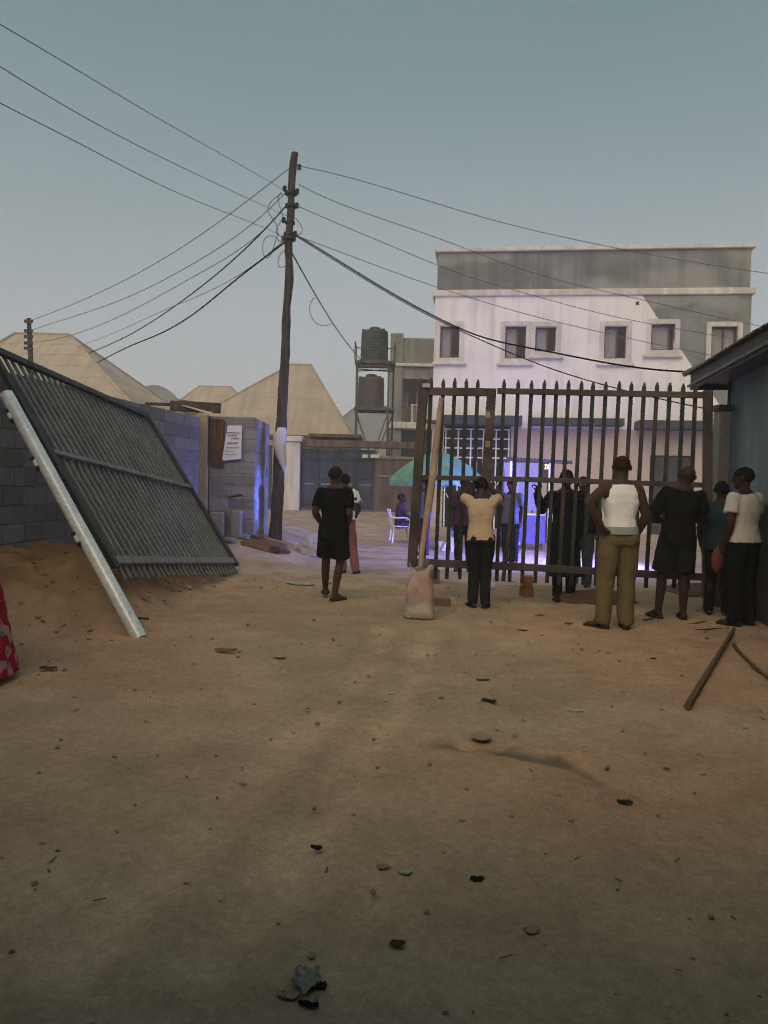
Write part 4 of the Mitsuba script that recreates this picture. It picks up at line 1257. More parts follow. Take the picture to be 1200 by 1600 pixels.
per = [(sx0 - 0.14, SY + 0.33), (sx0 - 0.14, SY - 0.41), (sx1 - 0.06, SY - 0.41), (sx1 - 0.06, SY + 0.33)]
seg = spline(np.array([np.r_[a, 0] * (1 - t) + np.r_[b, 0] * t for a, b in zip(per[:-1], per[1:]) for t in np.linspace(0, 1, 12)[:-1]] + [np.r_[per[-1], 0]]), 60)[:, :2]
for i, (x, y) in enumerate(seg):
    for j in range(5):
        k_ = 0.03 * math.sin(i * 1.1) * j / 4
        vv.append((x + k_ * .6, y - abs(k_), zt2 - 0.033 - (zt2 - sg - 0.2) * j / 4))
ff = [(i * 5 + j, (i + 1) * 5 + j, (i + 1) * 5 + j + 1, i * 5 + j + 1) for i in range(len(seg) - 1) for j in range(4)]
part(tb, 'skirt', (np.array(vv), np.array(ff)), 'stall_skirt', smooth=True)
for x in (sx0 - 0.08, sx1 - 0.12):
    for y in (SY - 0.34, SY + 0.28):
        part(tb, 'leg', bar((x, y, sg), (x, y, zt2 - 0.035), 0.05), 'dark_wood')


def bucket(px, Y, r_, h_, mat, label, band=None):
    c = on_ground(px, Y)
    M = frame(c, [1, 0, 0], [0, 1, 0], [0, 0, 1])
    k = single('bucket', moved(lathe([(0.001, 0), (r_ * .8, 0), (r_ * .97, h_ * .93), (r_ * 1.05, h_ * .93), (r_ * 1.05, h_), (r_ * .98, h_), (r_ * .78, 0.02), (0.001, 0.02)], 28), M), mat, label, 'bucket', smooth=40)
    part(k, 'handle', moved(tube([(r_ * 1.04 * math.cos(a), -0.02 - 0.3 * r_ * math.sin(a), h_ * .93 - h_ * .45 * math.sin(a)) for a in np.linspace(0, math.pi, 14)], 0.006, 6), M), 'white_iron')
    if band:
        part(k, 'paper_label', moved(cbx(-r_ * .75, -r_ * .1, -r_ * .95, -r_ * .93, h_ * .55, h_ * .9, .0008), M), band)
    return k


bucket(805, 17.5, 0.13, 0.26, 'blue_plastic', 'blue plastic bucket with a white label in front of the market stall', 'white_plastic')
bucket(692, 17.6, 0.12, 0.2, 'sack_white', 'pale bucket on the street under the green umbrella')
# low trestle table with dark cloth under the umbrella
t2 = thing('trestle_table', 'low trading table with dark blue cloth under the green umbrella', 'table')
ta, tb_ = at(704, 760, 17.4)[0], at(752, 760, 17.4)[0]
tg = on_ground(725, 17.4)[2]
zt3 = at(725, 806, 17.4)[2]
part(t2, 'top', cbx(ta, tb_, 17.1, 17.8, zt3 - 0.035, zt3, .008), 'stall_cloth')
part(t2, 'apron', cbx(ta + .03, tb_ - .03, 17.12, 17.14, zt3 - 0.42, zt3 - 0.038, .004), 'stall_skirt')
for x in (ta + .06, tb_ - .06):
    part(t2, 'trestle', cat(bar((x, 17.2, tg), (x, 17.7, zt3 - .04), .05), bar((x + .052, 17.7, tg), (x + .052, 17.2, zt3 - .04), .05)), 'pale_trim')

# lamps: two blue party floodlights and the tubes under the middle canopy
def floodlight(px, Y, z, aim, rad, label, size=(0.32, 0.24), foot=True, spot=None):
    c = at(px, 760, Y)
    c = np.array([c[0], Y, z])
    aim = np.asarray(aim, float) / np.linalg.norm(aim)
    s = np.cross(aim, [0, 0, 1.0]); s /= np.linalg.norm(s)
    u = np.cross(s, aim)
    M = frame(c, s, -aim, u)                                   # local -y looks along aim
    t = thing('floodlight', label, 'lamp')
    part(t, 'housing', moved(cbx(-size[0] / 2 - .02, size[0] / 2 + .02, 0.004, 0.09, -size[1] / 2 - .02, size[1] / 2 + .02, .01), frame(c, s, -aim, u)), 'grille_dark')
    w, h_ = size[0] / 2, size[1] / 2
    lens = trimesh.Trimesh([c + aim * .006 + s * a + u * b for a, b in ((-w, -h_), (w, -h_), (w, h_), (-w, h_))], [(0, 1, 2), (0, 2, 3)], process=False)
    if lens.face_normals[0] @ aim < 0:
        lens.faces = lens.faces[:, ::-1]
    part(t, 'lens', lens, {'type': 'diffuse', 'reflectance': rgb(.3, .3, .3)}, emitter={'type': 'area', 'radiance': rgb(*rad)})
    if spot:
        scene[t + '_beam'] = {'type': 'spot', 'to_world': T().look_at(origin=(c + aim * .02).tolist(), target=(c + aim).tolist(), up=[0.01, 0, 1]), 'intensity': rgb(*spot[1]), 'cutoff_angle': spot[0], 'beam_width': spot[0] * .08}
    g = float(ground_z(c[0], c[1]))
    if foot:
        b = c - aim * 0.05
        part(t, 'stand', tube([(b[0], b[1], z - size[1] / 2 - .025), (b[0], b[1], g)], 0.02, 8), 'grille_dark')
        for k in range(3):
            a = k * 2.094 + .4
            part(t, 'foot', tube([(b[0], b[1], g + .3), (b[0] + .3 * math.cos(a), b[1] + .3 * math.sin(a), g + .01)], 0.012, 6), 'grille_dark')
    return t


BLUE = np.array([0.26, 0.20, 1.0])
FT = FO + _fu * 1.9 + np.array([0, 0, 6.0])
c0_ = at(1062, 760, 14.2) * [1, 1, 0] + [0, 0, 1.15]
floodlight(1062, 14.2, 1.15, FT - c0_, BLUE * 12.0, 'blue party floodlight on a stand hidden behind the people at the right', size=(.36, .26), spot=(40, np.array([0.36, 0.33, 1.0]) * LAMP_A))
floodlight(1050, 13.9, 1.25, ground(800, 873) - (at(1050, 760, 13.9) * [1, 1, 0] + [0, 0, 1.25]), np.array([.34, .28, 1.0]) * 48.0, 'second blue party floodlight tipped towards the street beside the first one', size=(.3, .22), spot=(50, np.array([.2, .21, 1.0]) * LAMP_G))
sl_at, sl_to = at(1072, 760, 16.6) * [1, 1, 0] + [0, 0, 1.3], np.array([xr, 15.66, 1.15])
bl = thing('beam_light', 'small blue beam lamp on a stand aimed at the corner of the gatehouse', 'lamp')
_ax = (sl_to - sl_at) / np.linalg.norm(sl_to - sl_at)
part(bl, 'barrel', tube([sl_at - _ax * .22, sl_at - _ax * .03], 0.07, 16), 'grille_dark', smooth=40)
part(bl, 'stand', tube([sl_at - _ax * .12 - [0, 0, .072], [sl_at[0] - _ax[0] * .12, sl_at[1] - _ax[1] * .12, float(ground_z(sl_at[0], sl_at[1]))]], 0.02, 8), 'grille_dark')
scene['beam_light_emitter'] = {'type': 'spot', 'to_world': T().look_at(origin=sl_at.tolist(), target=sl_to.tolist(), up=[0, 0, 1]), 'intensity': rgb(0.10 * LAMP_C, 0.16 * LAMP_C, 1.0 * LAMP_C), 'cutoff_angle': 4.6, 'beam_width': 1.2}
floodlight(832, 21.6, 2.1, (-0.1, 0.5, 0.75), BLUE * LAMP_B, 'blue uplight on a pole before the middle of the white house', size=(.2, .16))
for (l, r, py) in ((868, 905, 657.5), (909, 946, 658.5)):
    u0, z0 = fac(l, py, -.5)
    u1, _ = fac(r, py, -.5)
    tl = thing('tube_lamp', ('left' if l == 868 else 'right') + ' lit white tube lamp under the middle canopy of the white house', 'lamp')
    part(tl, 'tube', moved(tube([(u0 + .03, -.5, z0 - 0.03), (u1 - .03, -.5, z0 - 0.03)], 0.022, 10), FM), {'type': 'diffuse', 'reflectance': rgb(.5, .5, .5)}, emitter={'type': 'area', 'radiance': rgb(1.0 * LAMP_T, 0.9 * LAMP_T, 0.72 * LAMP_T)})
    part(tl, 'batten', moved(cbx(u0, u1, -.53, -.47, z0 + 0.0, z0 + 0.03, .004), FM), 'white_iron')
# small lit sign at the shop behind the gate
sgn = thing('lit_sign', 'small lit sign with pale glowing letter strokes behind the gate', 'sign')
c = at(857, 737, 20.5)
part(sgn, 'board', cbx(c[0] - .16, c[0] + .16, 20.5, 20.54, c[2] - .3, c[2] + .26, .006), 'dark_wood')
part(sgn, 'post', bar((c[0], 20.52, float(ground_z(c[0], 20.5))), (c[0], 20.52, c[2] - .303), .05), 'dark_wood')
em = {'type': 'area', 'radiance': rgb(0.10 * LAMP_S, 0.085 * LAMP_S, 0.05 * LAMP_S)}
for txt, dx, dz, hh in (('IE', -.12, .07, .12), ('E', -.01, -.07, .10), ('E', -.01, -.20, .10)):
    m = meshkit.text_mesh(txt, hh, 0.006, bold=True)
    m.apply_transform(frame([c[0] + dx, 20.492, c[2] + dz], [1, 0, 0], [0, 0, 1], [0, -1, 0]))
    part(sgn, 'lettering', m, {'type': 'diffuse', 'reflectance': rgb(.5, .45, .35)}, emitter=em)


# ------------------------------------------------------------------ people: one continuous body each, clothes as parts
principled('skin', (0.045, 0.025, 0.019), 0.65, 0.0, 0.2)
principled('skin_warm', (0.068, 0.036, 0.027), 0.65, 0.0, 0.2)
cloth('hair_black', 0.012, 0.011, 0.011)
cloth('hair_buzz', 0.030, 0.020, 0.017)
cloth('eye_white', 0.5, 0.48, 0.45)
cloth('vest_white', 0.85, 0.85, 0.87)
cloth('shirt_tan', 0.52, 0.385, 0.275)
cloth('tee_cream', 0.58, 0.56, 0.51)
cloth('black_cloth', 0.010, 0.010, 0.011)
cloth('charcoal', 0.017, 0.019, 0.02)
cloth('navy', 0.012, 0.014, 0.022)
cloth('khaki', 0.155, 0.122, 0.064)
cloth('waist_teal', 0.30, 0.36, 0.35)
cloth('denim', 0.055, 0.075, 0.12)
cloth('teal_cloth', 0.022, 0.052, 0.064)
cloth('blue_shirt', 0.07, 0.11, 0.24)
cloth('lilac_shirt', 0.09, 0.10, 0.16)
cloth('purple_cloth', 0.06, 0.028, 0.07)
cloth('pink_cloth', 0.25, 0.105, 0.115)
cloth('bag_pink', 0.22, 0.07, 0.065)
cloth('sandal', 0.035, 0.026, 0.02)
scene['patterned_shirt'] = {'type': 'twosided', 'bsdf': {'type': 'diffuse', 'reflectance': proc(lambda p, n, uv: mix((0.66, 0.66, 0.68), (0.05, 0.05, 0.06), smoothstep(0.52, 0.58, noise(p.x * 26 + 50, p.y * 26 + 50, p.z * 26 + 50))))}}


def red_print(p, n, uv):
    a = noise(p.x * 15 + 60, p.y * 15 + 60, p.z * 13 + 60)
    b = noise(p.x * 24 + 90, p.y * 24 + 90, p.z * 22 + 90)
    c = mix((0.36, 0.022, 0.045), (0.48, 0.25, 0.26), smoothstep(0.48, 0.58, a))
    return mix(c, mi.Color3f(0.18, 0.19, 0.24), smoothstep(0.68, 0.76, b))


scene['red_print'] = {'type': 'twosided', 'bsdf': {'type': 'diffuse', 'reflectance': proc(red_print)}}
m3.set_circular_segments(16)
SPH = m3.Manifold.sphere(1.0, 14)
BALL = np.array(SPH.to_mesh().vert_properties[:, :3], float)


def ell(c, r):
    return np.asarray(c, float) + BALL * np.asarray(r, float)


def hull(*pts):
    return m3.Manifold.hull_points(np.vstack(pts).astype(float))


def chain(js, rs):
    out = []
    for (a, b), (ra, rb) in zip(zip(js[:-1], js[1:]), zip(rs[:-1], rs[1:])):
        out.append(hull(ell(a, [ra] * 3), ell(b, [rb] * 3)))
    return out


def fuse(parts):
    return m3.Manifold.batch_boolean(parts, m3.OpType.Add)


def soften(m, edge, it=8):
    t = tri(m.refine_to_length(edge))
    t.merge_vertices()
    trimesh.smoothing.filter_taubin(t, lamb=0.5, nu=0.52, iterations=it)
    return t


def rotm(axis, deg):
    return trimesh.transformations.rotation_matrix(math.radians(deg), axis)[:3, :3]


def ring(z, rx, ry, cx=0.0, cy=0.0, n=28, sq=0.85):
    a = np.linspace(0, 2 * math.pi, n, endpoint=False)
    c, s = np.cos(a), np.sin(a)
    return np.c_[cx + rx * np.sign(c) * np.abs(c) ** sq, cy + ry * np.sign(s) * np.abs(s) ** sq, np.full(n, z)]


def hand(wr, d, palm, thumb, curl=35, mirror=1):
    """Palm, four fingers and thumb. d: direction of the hand, palm: where the palm looks, thumb: side of the thumb."""
    d = d / np.linalg.norm(d)
    palm = palm - d * (palm @ d)
    palm /= np.linalg.norm(palm)
    side = np.cross(d, palm)
    if side @ thumb < 0:
        side = -side
    out = [hull(ell(wr, [.024] * 3), *[ell(wr + d * .085 + side * s, [.013] * 3) for s in (-.032, .032)], ell(wr + d * .04 + side * .03, [.014] * 3))]
    for s, L, cu in ((.031, .9, .8), (.0105, 1.0, 1.0), (-.0105, .95, 1.1), (-.031, .75, 1.25)):
        p = wr + d * .083 + side * s
        v, r_ = d.copy(), .0098
        for k, l in enumerate((.043, .028, .022)):
            ang = math.radians(curl * cu * (0.7, 1, .8)[k])
            v = v * math.cos(ang) + palm * math.sin(ang)
            v /= np.linalg.norm(v)
            q = p + v * l * L
            out.append(hull(ell(p, [r_] * 3), ell(q, [r_ * .9] * 3)))
            p, r_ = q, r_ * .9
            palm_ = palm - v * (palm @ v)
            palm = palm_ / (np.linalg.norm(palm_) + 1e-9) if k < 2 else palm
        palm = palm - d * (palm @ d)
        palm /= np.linalg.norm(palm)
    p = wr + d * .03 + side * .026
    q = p + (d * .6 + side * .7 + palm * .3) * .042
    r2 = q + (d * .85 + side * .3 + palm * .45) * .034
    out += [hull(ell(p, [.014] * 3), ell(q, [.0115] * 3)), hull(ell(q, [.0115] * 3), ell(r2, [.009] * 3))]
    return fuse(out)


STAND = dict(sL=(-.178, 0, 1.408), eL=(-.225, -.03, 1.14), wL=(-.225, .03, .89), sR=(.178, 0, 1.408), eR=(.225, -.03, 1.14), wR=(.225, .03, .89),
             hL=(-.09, 0, .93), kL=(-.10, .02, .50), aL=(-.105, -.02, .085), hR=(.09, 0, .93), kR=(.10, .02, .50), aR=(.105, -.02, .085),
             fL=8, fR=-8, hip=(0, 0, 0), lean=(0, 0), head=(0, 0, 0), curl=35)


def person(label, where, facing, height, skin='skin', hair='short', wear=(), group=None, eyes=False, **pose):
    """facing: degrees that the body turns left from looking straight away from the camera."""
    P = {**STAND, **pose}
    t = thing('person', label, 'person', group)
    hip = np.array(P['hip'], float)
    lean = rotm((1, 0, 0), -P['lean'][0]) @ rotm((0, 1, 0), P['lean'][1])
    base = np.array([0, 0, .95])

    def up(p):                                                 # a point of the upper body after lean and hip shift
        return base + lean @ (np.asarray(p, float) - base) + hip

    S = {k: up(P[k]) for k in ('sL', 'sR')}
    J = {k: np.array(P[k], float) for k in ('eL', 'wL', 'eR', 'wR', 'kL', 'aL', 'kR', 'aR')}
    for k in ('eL', 'wL', 'eR', 'wR'):
        if k not in pose:
            J[k] = up(P[k])
    J.update(S)
    for k in ('hL', 'hR'):
        J[k] = np.array(P[k], float) + hip
    upe = lambda c, r: base + (lean @ (ell(c, r) - base).T).T + hip
    # torso
    pel, wai, che, sho = upe((0, 0, .95), (.155, .105, .10)), upe((0, .005, 1.12), (.132, .092, .07)), upe((0, .0, 1.30), (.162, .108, .10)), upe((0, -.005, 1.42), (.13, .075, .055))
    parts_ = [hull(pel, wai), hull(wai, che), hull(che, sho), hull(upe((0, -.005, 1.45), (.068, .06, .03)), upe((0, .018, 1.53), (.056, .056, .03)))]
    neck = up((0, .015, 1.515))
    hm = lean @ rotm((0, 0, 1), P['head'][0]) @ rotm((1, 0, 0), P['head'][1]) @ rotm((0, 1, 0), P['head'][2])
    hd = lambda c, r: neck + (hm @ (ell(np.asarray(c) * 1.13, np.asarray(r) * 1.13)).T).T           # head coordinates start at the neck joint
    parts_ += [hull(hd((0, .0, .125), (.074, .094, .082)), hd((0, .025, .06), (.058, .068, .05))), hull(hd((0, .025, .06), (.058, .066, .045)), hd((0, .062, .015), (.03, .026, .02))),
               hull(upe((0, .012, 1.5), (.05, .05, .03)), hd((0, 0, .06), (.05, .055, .03)))]
    for s in 'LR':
        x = -1 if s == 'L' else 1
        parts_ += [hull(upe((x * .01, 0, 1.50), (.05, .05, .03)), upe((x * .12, -.008, 1.43), (.03, .042, .026))), hull(upe((x * .11, -.005, 1.43), (.05, .055, .04)), ell(J['s' + s], [.058] * 3)),
                   hull(upe((x * .10, -.0, 1.33), (.06, .08, .06)), ell(J['s' + s], [.056] * 3))]
        a, b, c = J['s' + s], J['e' + s], J['w' + s]
        parts_ += chain([a, a * .6 + b * .4, b, b * .65 + c * .35, c], [.058, .056, .045, .049, .030])
        h_, k_, n_ = J['h' + s], J['k' + s], J['a' + s]
        calf = k_ * .68 + n_ * .32 + np.array([0, -.022, 0])
        parts_ += chain([h_ + [0, 0, .0], h_ * .5 + k_ * .5, k_], [.094, .082, .058]) + chain([k_, calf, n_], [.056, .056, .038])
        fa = math.radians(P['f' + s])
        fd = np.array([-math.sin(fa), math.cos(fa), 0])
        heel, ballp, toe = n_ + fd * -.045 + [0, 0, -.05], n_ + fd * .11 + [0, 0, -.055], n_ + fd * .19 + [0, 0, -.062]
        for q_ in (heel, ballp, toe):
            q_[2] = max(q_[2], .024)
        sd_ = np.array([fd[1], -fd[0], 0])
        parts_ += [hull(ell(n_, [.038] * 3), ell(heel, [.03, .03, .026]), ell(ballp + sd_ * .025, [.024] * 3)), hull(ell(n_, [.034] * 3), ell(ballp + sd_ * .02, [.025] * 3), ell(ballp - sd_ * .025, [.025] * 3)),
                   hull(ell(ballp + sd_ * .022, [.025] * 3), ell(ballp - sd_ * .026, [.024] * 3), ell(toe + sd_ * .012, [.018] * 3), ell(toe - sd_ * .03 - fd * .02, [.016] * 3))]
    body = man(soften(fuse(parts_), .032, 6))
    extra = []
    for s in 'LR':
        d_ = J['w' + s] - J['e' + s]
        if 'h' + s + 'd' in P:
            d_ = np.array(P['h' + s + 'd'], float)
        pl = np.array(P.get('p' + s, (1 if s == 'L' else -1, 0, 0)), float)
        th = np.array(P.get('t' + s, (0, 1, 0)), float)
        extra.append(hand(J['w' + s], d_, pl, th, P['curl']))
    face = [hull(hd((0, .09, .105), (.012, .012, .01)), hd((0, .108, .075), (.019, .016, .013))), hull(hd((-.035, .078, .122), (.022, .016, .009)), hd((.035, .078, .122), (.022, .016, .009))),
            hull(hd((-.016, .082, .04), (.013, .012, .007)), hd((.016, .082, .04), (.013, .012, .007))), hull(hd((-.013, .08, .029), (.012, .012, .007)), hd((.013, .08, .029), (.012, .012, .007)))]
    ears = [hull(hd((x * .077, .0, .10), (.010, .018, .022)), hd((x * .081, -.012, .105), (.008, .018, .026))) for x in (-1, 1)]
    body = fuse([body] + extra + face + ears)
    sc_ = height / 1.75
    fa = math.radians(facing)
    c_, s_ = math.cos(fa) * sc_, math.sin(fa) * sc_
    M = np.eye(4)
    M[:3, :3] = np.array([[c_, -s_, 0], [s_, c_, 0], [0, 0, sc_]])
    M[:3, 3] = where
    put = lambda m: moved(m, M)
    part(t, 'body', put(tri(body)), skin, smooth=50)
    if eyes:
        for x in (-1, 1):
            part(t, 'eye', put(tri(m3.Manifold.hull_points(hd((x * .032, .083, .098), (.013, .008, .007))))), 'eye_white', smooth=True)
    if hair != 'bald':
        k = {'buzz': .002, 'short': .006, 'thick': .018}[hair]
        cap = m3.Manifold.hull_points(hd((0, -.004, .128), (.074 + k, .094 + k, .080 + k)))
        nrm = hm @ np.array([0, -.62, .78])
        cap = cap.trim_by_plane(nrm.tolist(), float(nrm @ (neck + hm @ np.array([0, .068, .152]))))
        part(t, 'hair', put(rough(soften(cap, .02, 4), .004 if k > .003 else .001, 40)), 'hair_black' if k > .003 else 'hair_buzz', smooth=60)
    for item in wear:
        kind, mat, *o = item
        o = o[0] if o else {}
        ease = o.get('ease', 0.0)
        R_ = lambda z, rx, ry, cy=0.0: base + (lean @ (ring(z, rx + ease, ry + ease, 0, cy) - base).T).T + hip
        if kind in ('shirt', 'vest', 'gown'):
            hem = o.get('hem', .86)
            ease = ease + .008 if kind == 'shirt' else ease
            rg_ = [(hem, .188, .146) if kind == 'shirt' else (hem, .176, .135), (max(hem + .02, 1.0), .174, .132), (1.12, .152, .112), (1.28, .178, .124), (1.38, .176, .108), (1.455, .125, .078)]
            if kind == 'gown':
                rg_ = [(hem, o.get('rx', .24), o.get('ry', .20)), o.get('mid', (.9, .19, .14))] + rg_[2:]
            rs = [R_(*q_) for q_ in rg_]
            ps = [hull(a, b) for a, b in zip(rs[:-1], rs[1:])]
            if kind != 'vest':
                for s in 'LR':
                    a, b, c = J['s' + s], J['e' + s], J['w' + s]
                    x = -1 if s == 'L' else 1
                    ps.append(hull(upe((x * .10, -.005, 1.42), (.06, .07, .045)), ell(a, [.064 + ease] * 3)))
                    ps.append(hull(upe((x * .09, 0, 1.32), (.075, .10, .07)), ell(a, [.064 + ease] * 3)))
                    sl = o.get('sleeve', .6)
                    if sl <= 1:
                        e_ = a + (b - a) * sl
                        cut = (e_, (a - b) / np.linalg.norm(a - b))
                        ps.append(hull(ell(a, [.064 + ease] * 3), ell(a + (b - a) * (sl + .12), [.067 + ease] * 3)).trim_by_plane(cut[1].tolist(), float(cut[1] @ cut[0])))
                    else:
                        ps += chain([a, b, b + (c - b) * min(sl - 1, .96)], [.066 + ease, .06 + ease, .046 + ease])
                g_ = fuse(ps)
            else:
                g_ = fuse(ps)
                for x in (-1, 1):
                    g_ = g_ - m3.Manifold.hull_points(np.vstack([upe((x * .235, -.02, 1.40), (.10, .16, .15)), upe((x * .235, .0, 1.55), (.10, .16, .06))]))
                g_ = g_ - m3.Manifold.hull_points(np.vstack([upe((0, -.02, 1.50), (.055, .10, .035)), upe((0, .1, 1.47), (.07, .08, .07))]))
            m = soften(g_, .024, 4)
            m = rough(m, o.get('wrinkle', .010) * 1.3, np.array([9., 9., 5.]), len(label), 2)
            m = rough(m, .006, np.array([17., 17., 34.]), len(label) + 5, 2)
        elif kind in ('trousers', 'shorts'):
            ps = [hull(R_(1.01, .158, .113), R_(.93, .168, .125)), hull(R_(.93, .168, .125), R_(.86, .16, .118)), *[hull(upe((x * .075, -.055, .90), (.092, .085, .095)), upe((x * .07, -.01, .98), (.08, .09, .05))) for x in (-1, 1)]]
            for s in 'LR':
                h_, k_, n_ = J['h' + s], J['k' + s], J['a' + s]
                w_ = o.get('width', 0)
                if kind == 'trousers':
                    ps += chain([h_, h_ * .5 + k_ * .5, k_, k_ * .5 + n_ * .5, n_ + [0, 0, .0]], [.108 + ease, .098 + ease + w_, .078 + ease + w_, .07 + ease + w_, .062 + ease + w_])
                else:
                    d_ = (k_ - h_) / np.linalg.norm(k_ - h_)
                    f_ = o.get('length', .85)
                    q_ = h_ + (k_ - h_) * f_
                    ps.append(hull(ell(h_, [.112 + ease] * 3), ell(q_ + d_ * .05, [.10 + ease + w_] * 3)).trim_by_plane((-d_).tolist(), float(-d_ @ q_)))
            g_ = fuse(ps)
            if kind == 'trousers':
                g_ = g_.trim_by_plane([0, 0, 1], .045)
            m = rough(soften(g_, .026, 4), o.get('wrinkle', .012), np.array([9., 9., 7.]), len(label) + 3, 3)
            m = rough(m, .005, np.array([16., 16., 30.]), len(label) + 6, 2)
        elif kind == 'band':
            m = tri(hull(R_(.962, .190, .150), R_(1.035, .180, .140)))
            m = rough(m.subdivide(), .004, 14)
        elif kind == 'sandals':
            for s in 'LR':
                n_ = J['a' + s]
                fa_ = math.radians(P['f' + s])
                fd = np.array([-math.sin(fa_), math.cos(fa_), 0])
                sd_ = np.array([fd[1], -fd[0], 0])
                zz = max(n_[2] - .075, .006)
                pts = np.array([n_ + fd * a + sd_ * b for a, b in ((-.085, 0), (-.06, .036), (-.06, -.036), (.1, .05), (.1, -.05), (.2, .03), (.2, -.042), (.225, -.005))])
                lo, hi = pts.copy(), pts.copy()
                lo[:, 2], hi[:, 2] = zz - .006, zz + .012
                sole = hull(lo, hi)
                strap = hull(ell(n_ + fd * .06 + sd_ * .05 + [0, 0, zz + .012 - n_[2]], [.012] * 3), ell(n_ + fd * .09 + [0, 0, zz + .062 - n_[2]], [.02, .02, .010]), ell(n_ + fd * .06 - sd_ * .05 + [0, 0, zz + .012 - n_[2]], [.012] * 3))
                part(t, 'sandal', put(tri(fuse([sole, strap]))), mat, smooth=40)
            continue
        part(t, {'gown': 'gown', 'shirt': 'shirt', 'vest': 'vest', 'band': 'waistband'}.get(kind, kind) if 'name' not in o else o['name'], put(m), mat, smooth=60)
    return t, M


def stand_at(px, py):
    return ground(px, py)


# the man in the white vest, left hand propped on his hip
person('man in a white vest and khaki trousers standing with his left hand on his hip', stand_at(963, 981), 3, 1.86, 'skin_warm', 'buzz',
       [('vest', 'vest_white', dict(wrinkle=.012, hem=1.0)), ('band', 'waist_teal'), ('trousers', 'khaki', dict(width=.008, ease=.008, wrinkle=.018)), ('sandals', 'sandal')],
       eL=(-.385, -.17, 1.27), wL=(-.225, -.13, 1.02), hLd=(.10, .05, -.09), pL=(.6, .8, 0), tL=(0, 1, -.4), eR=(.27, .0, 1.15), wR=(.225, .12, .95),
       kL=(-.125, .02, .50), aL=(-.155, -.03, .085), kR=(.10, .03, .50), aR=(.09, -.01, .085), fL=38, fR=-12, head=(-6, -4, 3))
# the boy in tan leaning on the gate
person('boy in a tan shirt and dark trousers leaning on the gate with raised arms', stand_at(748, 949), -3, 1.60, 'skin', 'short',
       [('shirt', 'shirt_tan', dict(hem=.90, sleeve=.55, ease=-.006)), ('trousers', 'charcoal', dict(width=.006)), ('sandals', 'sandal')],
       sL=(-.185, .02, 1.45), sR=(.185, .02, 1.45), eL=(-.27, .20, 1.47), wL=(-.16, .34, 1.58), eR=(.28, .20, 1.47), wR=(.17, .34, 1.58), lean=(5, 0),
       hLd=(.1, .3, .9), hRd=(-.1, .3, .9), pL=(0, 1, 0), pR=(0, 1, 0), tL=(1, 0, 0), tR=(-1, 0, 0), curl=55,
       kL=(-.075, .03, .5), aL=(-.085, -.02, .085), kR=(.075, .03, .5), aR=(.08, -.02, .085), head=(0, -20, 0), fL=14, fR=-18)
# black T-shirt and shorts, walking out to the street
person('person in black shirt and shorts walking away towards the street', stand_at(519, 938), -10, 1.68, 'skin_warm', 'buzz',
       [('shirt', 'black_cloth', dict(hem=.80, sleeve=.72, ease=.000)), ('shorts', 'black_cloth', dict(length=.88, width=.02, ease=.006)), ('sandals', 'sandal')],
       kL=(-.10, .03, .52), aL=(-.16, .26, .12), kR=(.085, .06, .50), aR=(.04, -.04, .085), fL=12, fR=-32, eL=(-.235, -.06, 1.15), wL=(-.225, .13, 1.02), eR=(.212, -.03, 1.14), wR=(.17, .18, 1.04), head=(-16, 0, 4))
p2 = on_ground(538.5, 12.6)
person('person in a black and white patterned top and pink trousers beyond the one in black', p2, -8, 1.64, 'skin_warm', 'short',
       [('shirt', 'patterned_shirt', dict(hem=.95, sleeve=.7, ease=.012)), ('trousers', 'pink_cloth', dict(width=.008)), ('sandals', 'charcoal')],
       kR=(.14, .10, .50), aR=(.21, .06, .085), kL=(-.06, .05, .5), aL=(-.02, .1, .085), eR=(.26, .02, 1.16), wR=(.2, .18, 1.05))
# people beyond the gate
person('person in a long dark robe reaching up to hold the gate from the street side', stand_at(879, 938), 176, 1.74, 'skin', 'short',
       [('gown', 'navy', dict(hem=.33, rx=.23, ry=.18, sleeve=1.9, ease=.006)), ('trousers', 'black_cloth'), ('sandals', 'sandal')], eyes=True,
       eR=(.34, .18, 1.22), wR=(.43, .36, 1.43), hRd=(.05, .2, .8), pR=(-1, .2, 0), tR=(0, 1, 0), curl=60, kL=(-.09, .02, .5), aL=(-.1, 0, .085), kR=(.09, .02, .5), aR=(.08, .02, .085))
person('person in a navy jacket and blue jeans just behind the one in the dark robe', on_ground(911, 11.6), 165, 1.68, 'skin', 'short',
       [('shirt', 'navy', dict(hem=.88, sleeve=1.9, ease=.012)), ('trousers', 'denim', dict(width=.01)), ('sandals', 'charcoal')], eyes=True)
person('person in a lilac-blue shirt behind the gate right of the boy in tan', on_ground(800, 14.6), 150, 1.62, 'skin', 'thick',
       [('shirt', 'lilac_shirt', dict(hem=.85, sleeve=.7, ease=.01)), ('trousers', 'navy')], eyes=True)
person('person in dark purple behind the gate left of the boy in tan', on_ground(727, 13.4), 168, 1.66, 'skin', 'short',
       [('shirt', 'purple_cloth', dict(hem=.85, sleeve=.8, ease=.01)), ('trousers', 'navy')], eyes=True)
person('person in a blue shirt under the umbrella behind the left gate stile', on_ground(664, 16.2), 120, 1.62, 'skin', 'short',
       [('shirt', 'blue_shirt', dict(hem=.85, sleeve=.7, ease=.01)), ('trousers', 'purple_cloth')], eyes=True)
sp = on_ground(630, 19.6)
